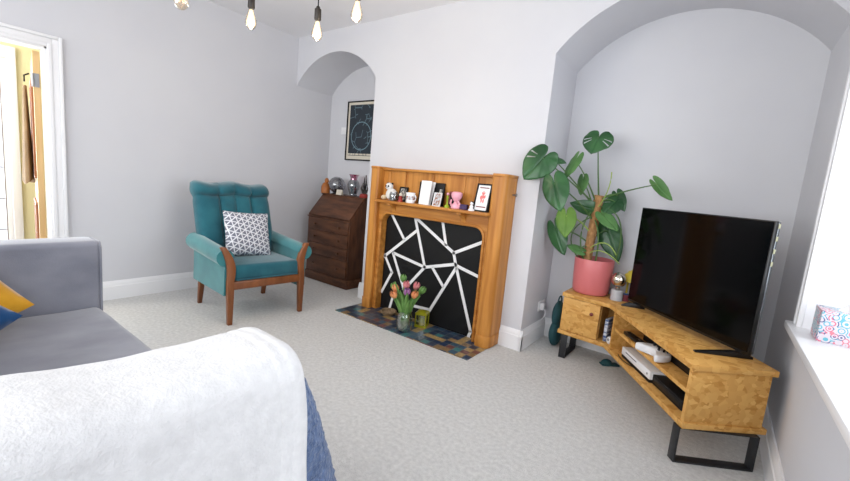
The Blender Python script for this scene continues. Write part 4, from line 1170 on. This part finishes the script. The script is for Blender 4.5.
# ------------------------------------------------------------------ things on the unit
lp = thing('globe_bulb_lamp', 'mirrored globe bulb on a pale concrete base beside the pink pot', 'lamp', (-.545, 3.272, TZ))
bm = bmesh.new(); lathe(bm, [(0, 0), (.040, 0), (.043, .003), (.041, .078), (.038, .082), (.022, .082), (.020, .075), (0, .075)], 28); obj('base', bm, M['concrete'], lp)
bm = bmesh.new(); lathe(bm, [(0, .075), (.016, .076), (.016, .100), (.020, .108)] + [(.056 * math.sin(a), .158 - .056 * math.cos(a)) for a in [PI * (.15 + .85 * k / 18) for k in range(19)]], 32); obj('bulb', bm, M['mirror_glass'], lp)
t = thing('yellow_cone', 'yellow cone-shaped shade behind the mirrored globe bulb', 'lampshade', (-.50, 3.385, TZ))
bm = bmesh.new(); lathe(bm, [(.02, .19), (.03, .235), (.085, .155), (.10, .125), (.097, .125), (.08, .152), (.026, .23), (.02, .19)], 28, mtx=Matrix.Translation((.02, 0, .02)) @ Matrix.Rotation(R(12), 4, 'Y')); obj('shade', bm, M['yellow'], t)
bm = bmesh.new(); lathe(bm, [(0, 0), (.05, 0), (.05, .01), (.008, .016), (.008, .22), (0, .22)], 20); obj('stem', bm, M['yellow'], t)
t = thing('small_box', 'tiny red and blue box between the bulb lamp and television', 'box', (-.485, 3.30, TZ), R(20))
bm = bmesh.new(); bx(bm, -.02, .02, -.015, .015, 0, .05, .002); obj('box', bm, M['print_dark'], t)
bm = bmesh.new(); bx(bm, -.0205, .0205, -.0155, .0155, .05, .06, .002); obj('lid', bm, M['navy'], t)

# potted monstera: the pot, soil, pole, stems and leaves move together
PX, PY = -.752, 3.335
mo = thing('potted_monstera', 'tall monstera plant on a moss pole in a pink pot', 'plant', (PX, PY, TZ))
bm = bmesh.new(); lathe(bm, [(0, 0), (.115, 0), (.128, .008), (.136, .03), (.143, .15), (.147, .272), (.145, .277), (.139, .274), (.135, .15), (.126, .03), (0, .02)], 48); obj('pot', bm, M['pink_pot'], mo)
bm = bmesh.new(); lathe(bm, [(.137, .240), (.07, .248), (0, .252)], 32); obj('soil', bm, M['soil'], mo)
bm = bmesh.new()
pole = [Vector((-.806, 3.32, .74)), Vector((-.800, 3.31, .90)), Vector((-.788, 3.295, 1.08)), Vector((-.776, 3.285, 1.285))]
tube(bm, pole, [.036, .034, .034, .035], 20)
for v in bm.verts: v.co += .003 * Vector((noise.noise(v.co * 60), noise.noise(v.co * 61 + Vector((3, 1, 2))), 0))
obj('moss_pole', bm, M['moss'], mo, world=True)
CAMV = Vector((0, 0, 1.25))
def leaf_mesh(base, tip, width, splits, roll, tipdroop=.12):
    """heart-shaped leaf with a sinus at the stalk and (monstera) slots, gently folded along the midrib"""
    base, tip = Vector(base), Vector(tip)
    ax = (tip - base); Lf = ax.length; ax.normalize()
    vw = (Vector((.12, -.93, .30))).normalized()                 # leaves turn to the window side of the room
    nrm = (vw - ax * vw.dot(ax)).normalized(); sd = ax.cross(nrm).normalized()
    q = Matrix.Rotation(R(roll), 3, ax); nrm = q @ nrm; sd = q @ sd
    bm = bmesh.new()
    tab = ((0, 1.0), (8, .93), (18, .84), (35, .74), (60, .66), (90, .60), (120, .57), (145, .53), (160, .45), (171, .30), (180, .05))
    def rad(th):
        d = abs(math.degrees(th))
        for (a, ra), (b, rb) in zip(tab, tab[1:]):
            if a <= d <= b: return ra + (rb - ra) * (d - a) / (b - a)
        return tab[-1][1]
    if not splits: width *= 1.18
    ky = width / 1.21 / Lf
    def P(rho, th):
        r = rad(th) * rho * Lf
        x = r * math.cos(th); y = r * math.sin(th) * ky
        y_ = abs(y) / (width / 2)
        h = -tipdroop * Lf * max(0, x / Lf) ** 2 - .20 * y_ ** 2 * width / 2 + .012 * width * math.sin(9 * th) * rho ** 2 - .03 * width * math.exp(-(y_ / .06) ** 2)
        return base + ax * x + sd * y + nrm * h
    slots = {0: (), 1: (62, 88), 2: (48, 74, -55, -80)}[splits]
    NT, NR = 112, 12
    for i in range(NT):
        t0 = -PI + 2 * PI * i / NT; t1 = -PI + 2 * PI * (i + 1) / NT; td_ = math.degrees((t0 + t1) / 2)
        for j in range(NR):
            r0, r1 = j / NR, (j + 1) / NR
            if any(abs(td_ - c_) < 3.4 and .42 < (r0 + r1) / 2 < .95 for c_ in slots): continue
            if j == 0: vs_ = [bm.verts.new(p) for p in (P(0, t0), P(r1, t0), P(r1, t1))]
            else: vs_ = [bm.verts.new(P(a, b)) for a, b in ((r0, t0), (r1, t0), (r1, t1), (r0, t1))]
            bm.faces.new(vs_)
    bmesh.ops.remove_doubles(bm, verts=bm.verts, dist=1e-5)
    return bm
LEAVES = [
 ('A', (-0.829, 3.22, 1.712), (-0.853, 3.16, 1.592), .224, 2, 10, 0, 1.26), ('B', (-1.129, 2.95, 1.522), (-1.232, 2.88, 1.359), .240, 1, -10, 0, 1.20),
 ('C', (-1.085, 3.05, 1.529), (-0.987, 3.07, 1.509), .080, 0, -35, 0, 1.18), ('D', (-0.945, 3.12, 1.53), (-1.013, 3.08, 1.378), .100, 0, 35, 1, 1.2),
 ('E', (-1.008, 2.920, 1.338), (-0.927, 2.864, 1.152), .165, 0, 10, 0, 1.08), ('F', (-0.893, 3.2, 1.39), (-0.894, 3.18, 1.275), .085, 0, 30, 1, 1.12),
 ('G', (-0.806, 3.25, 1.178), (-0.943, 3.15, 1.205), .100, 0, -30, 0, 1.1), ('H', (-0.964, 3.15, 1.106), (-0.934, 3.1, 0.949), .130, 0, 0, 2, .98),
 ('I', (-1.046, 3.2, 0.987), (-0.946, 3.15, 0.802), .135, 0, 20, 0, .9), ('J', (-0.846, 3.24, 0.850), (-0.94, 3.2, 0.885), .075, 0, 30, 1, .85),
 ('K', (-0.701, 3.42, 1.013), (-0.589, 3.38, 0.790), .150, 0, 0, 0, .9), ('L', (-0.661, 3.3, 1.246), (-0.712, 3.22, 1.15), .135, 1, 0, 0, 1.2),
 ('P', (-0.655, 3.34, 1.293), (-0.59, 3.3, 1.186), .095, 1, 15, 0, 1.22), ('M', (-0.703, 3.22, 1.136), (-0.583, 3.17, 1.049), .095, 0, -20, 1, 1.1),
 ('N', (-0.386, 3.15, 1.389), (-0.287, 3.12, 1.286), .075, 0, 45, 1, 1.25)]
mats = ('leaf', 'leaf_dull', 'leaf_lime')
def polept(z):
    for a, b in zip(pole, pole[1:]):
        if a.z <= z <= b.z: return a.lerp(b, (z - a.z) / (b.z - a.z))
    return pole[-1].copy() if z > pole[-1].z else pole[0].copy()
for nm, b_, t_, w_, s_, r_, k_, zr in LEAVES:
    stalk_root = polept(zr)
    bm = bmesh.new(); b3 = Vector(b_)
    mid = (stalk_root + b3) / 2 + Vector((0, -.03, .02 if nm in 'NABC' else .07))
    tube(bm, bez(stalk_root, mid, b3, 14), [.0065 - .003 * i / 14 for i in range(15)], 8)
    pt = obj('leaf_stalk', bm, M['stem_lime' if k_ == 2 else 'stem'], mo, world=True)
    lo = obj('leaf', leaf_mesh(b_, t_, w_, s_, r_), M[mats[k_]], mo, world=True, smooth=60, solid=.0012)
# young shoots and aerial roots
for pts, m_, r_ in (
        (bez((-.765, 3.26, 1.20), (-.69, 3.24, 1.32), (-.705, 3.25, 1.464), 12), 'stem_lime', .004),
        (bez((-.775, 3.25, .88), (-.66, 3.20, 1.0), (-.58, 3.21, .86), 14), 'stem_lime', .004),
        (bez((-.775, 3.25, .84), (-.68, 3.20, .92), (-.55, 3.21, .80), 14), 'stem_lime', .0035),
        (bez((-.80, 3.27, 1.18), (-.90, 3.2, 1.0), (-.82, 3.27, .78), 14), 'stem', .006),
        (bez((-.80, 3.27, 1.12), (-1.02, 3.2, .98), (-.86, 3.27, .78), 14), 'stem', .005),
        (bez((-.78, 3.27, 1.20), (-.52, 3.25, 1.22), (-.60, 3.32, .80), 16), 'stem', .005),
        (bez((-.78, 3.27, 1.10), (-.70, 3.2, 1.0), (-.73, 3.27, .78), 14), 'stem', .006)):
    bm = bmesh.new(); tube(bm, pts, r_, 8); obj('shoot', bm, M[m_], mo, world=True)

# little things around the unit
t = thing('fabric_bag', 'dark teal bag tucked behind the left end of the stand', 'bag', (-.962, 3.33, .20))
t.location = (-.975, 3.34, 0)
bm = bmesh.new()
sphere(bm, (0, 0, .27), (.045, .085, .12), 20, 14); sphere(bm, (0, 0, .115), (.05, .10, .115), 20, 14)
obj('bag_body', bm, M['teal_plastic'], t)
bm = bmesh.new(); tube(bm, [(0, .05 * math.cos(PI * k / 10), .37 + .06 * math.sin(PI * k / 10)) for k in range(11)], .006, 8); obj('handle', bm, M['teal_plastic'], t)
t = thing('teal_slipper', 'small teal slipper on the carpet under the stand', 'slipper', (-.52, 3.28, 0), R(40))
bm = bmesh.new(); bx(bm, -.07, .07, -.03, .03, 0, .012, .005); obj('sole', bm, M['teal_plastic'], t)
bm = bmesh.new(); sphere(bm, (-.025, 0, .012), (.045, .032, .035), 18, 10); obj('upper', bm, M['teal_plastic'], t)

def socket(label, loc, rot):
    t = thing('wall_socket', label, 'socket', loc, rot=rot)
    bm = bmesh.new(); bx(bm, -.073, .073, -.010, 0, -.043, .043, .003); obj('plate', bm, M['white_plastic'], t)
    bm = bmesh.new(); bx(bm, -.055, -.008, -.045, -.010, -.028, .028, .006); obj('plug', bm, M['white_plastic'], t)
    bm = bmesh.new(); bx(bm, .022, .034, -.014, -.009, .012, .030, .001); obj('rocker', bm, M['white_plastic'], t)
    bm = bmesh.new(); tube(bm, bez((-.03, -.045, -.02), (-.03, -.075, -.06), (-.02, -.03, -.12), 10), .004, 8); obj('cable', bm, M['white_plastic'], t)
    return t
socket('white wall socket with plug above the skirting at the chimney breast side', (BR, 3.385, .30), (0, 0, R(90)))
socket('white wall socket with plug in the corner behind the television', (.215, B, .62), (0, 0, 0))

# ------------------------------------------------------------------ tissue box on the sill
tb = thing('tissue_box', 'pink and turquoise floral tissue box on the white window sill', 'tissue box', (.515, 2.405, WZ0 + .026), R(0))
bm = bmesh.new(); bx(bm, -.115, .125, -.07, .07, 0, .135, .002); obj('box', bm, M['floral'], tb)
bm = bmesh.new(); lathe(bm, [(0, .1352), (.055, .1352), (.055, .1365), (0, .1365)], 24); 
for v in bm.verts: v.co.y *= .55
obj('opening', bm, M['paper'], tb)
bm = bmesh.new()
def tis(a, b):
    th = 2 * PI * a; r = (.035 * (1 - b) + .004) * (1 + .35 * math.sin(3 * th + 4 * b)); 
    return (r * math.cos(th) * 1.2 - .01 * b, r * math.sin(th) * .5, .136 + .075 * b * (1 + .12 * math.sin(2 * th)))
grid(bm, 36, 10, tis); bmesh.ops.remove_doubles(bm, verts=bm.verts, dist=1e-4)
obj('tissue', bm, M['paper'], tb, smooth=80)

# ------------------------------------------------------------------ pendant bulbs
def pendant(loc, label, lit):
    x, y, z = loc        # z: middle of the bulb
    t = thing('pendant_light', label, 'pendant light', (x, y, HC), group=None)
    zb = z - HC
    bm = bmesh.new(); lathe(bm, [(0, 0), (.045, 0), (.045, -.018), (.02, -.03), (0, -.032)], 24); obj('ceiling_cup', bm, M['bronze'], t)
    bm = bmesh.new(); tube(bm, [(0, 0, -.02), (0, 0, zb + .12)], .0035, 8); obj('cord', bm, M['black'], t)
    bm = bmesh.new(); lathe(bm, [(0, zb + .135), (.010, zb + .134), (.014, zb + .122), (.020, zb + .118), (.021, zb + .06), (.019, zb + .056), (0, zb + .056)], 24); obj('lamp_holder', bm, M['bronze'], t)
    bm = bmesh.new(); lathe(bm, [(.013, zb + .058), (.015, zb + .04), (.026, zb + .012), (.034, zb - .016), (.035, zb - .034), (.029, zb - .052), (.015, zb - .065), (0, zb - .070)], 28)
    bo = obj('bulb', bm, M['amber_glass'], t, smooth=80)
    bm = bmesh.new()
    if lit:
        lathe(bm, [(0, zb + .05), (.010, zb + .045), (.017, zb + .012), (.024, zb - .018), (.024, zb - .038), (.014, zb - .052), (0, zb - .056)], 20)
        obj('glow', bm, M['bulb_glow'], bo, smooth=80)
        li = bpy.data.lights.new('bulb_light', 'POINT'); li.energy = 5.6; li.color = (1, .82, .58); li.shadow_soft_size = .035
        l_ = bpy.data.objects.new('bulb_light', li); COL.objects.link(l_); l_.location = (x, y, z - .11)
    else:
        for k in range(6):
            a = PI / 3 * k
            tube(bm, [(.004 * math.cos(a), .004 * math.sin(a), zb + .045), (.014 * math.cos(a), .014 * math.sin(a), zb - .03)], .0012, 6)
        obj('filament', bm, M['filament'], bo)
pendant((-2.426, .997, 2.105), 'pendant bulb of clear glass, leftmost and nearest the left wall', False)
pendant((-2.53, 1.442, 2.175), 'glowing pendant bulb above the teal armchair, second from left', True)
pendant((-2.19, 1.682, 2.140), 'glowing pendant bulb hanging lowest, in front of the left arch', True)
pendant((-1.85, 1.69, 2.20), 'glowing pendant bulb nearest the chimney breast, rightmost', True)

# ------------------------------------------------------------------ daylight, added front and hall light, exposure
def area(name, loc, rot, sx, sy, e, col=(1, 1, 1)):
    l = bpy.data.lights.new(name, 'AREA'); l.shape = 'RECTANGLE'; l.size = sx; l.size_y = sy; l.energy = e; l.color = col
    o = bpy.data.objects.new(name, l); COL.objects.link(o); o.location = loc; o.rotation_euler = rot
    return o
area('window_daylight_right', (XR + .45, (WY0 + WY1) / 2, (WZ0 + WZ1) / 2), (0, R(90), 0), WZ1 - WZ0, WY1 - WY0, 48, (.95, .97, 1))
area('added_window_light', ((FX0 + FX1) / 2, Y0 - .16, (FZ0 + FZ1) / 2), (R(90), 0, 0), FX1 - FX0, FZ1 - FZ0, 142, (1, .99, .97))  # added light from behind the camera, through the unseen window
area('hall_daylight', (HX - .25, .2, 1.2), (0, R(-90), 0), 1.8, 1.0, 110, (1, 1, 1))
hl = bpy.data.lights.new('hall_fill_light', 'POINT'); hl.energy = 62; hl.shadow_soft_size = .12; hl.color = (1, .98, .94)  # added point light to brighten the hall; no fitting belongs to it
ho = bpy.data.objects.new('hall_fill_light', hl); COL.objects.link(ho); ho.location = (-4.75, -.45, 2.25)
w = bpy.data.worlds.new('world'); sc.world = w; w.use_nodes = True
w.node_tree.nodes['Background'].inputs['Color'].default_value = (.9, .95, 1, 1)
w.node_tree.nodes['Background'].inputs['Strength'].default_value = 1.8
sc.view_settings.view_transform = 'Standard'; sc.view_settings.look = 'None'; sc.view_settings.gamma = 1
sc.view_settings.use_curve_mapping = False
sc.view_settings.exposure = -0.17
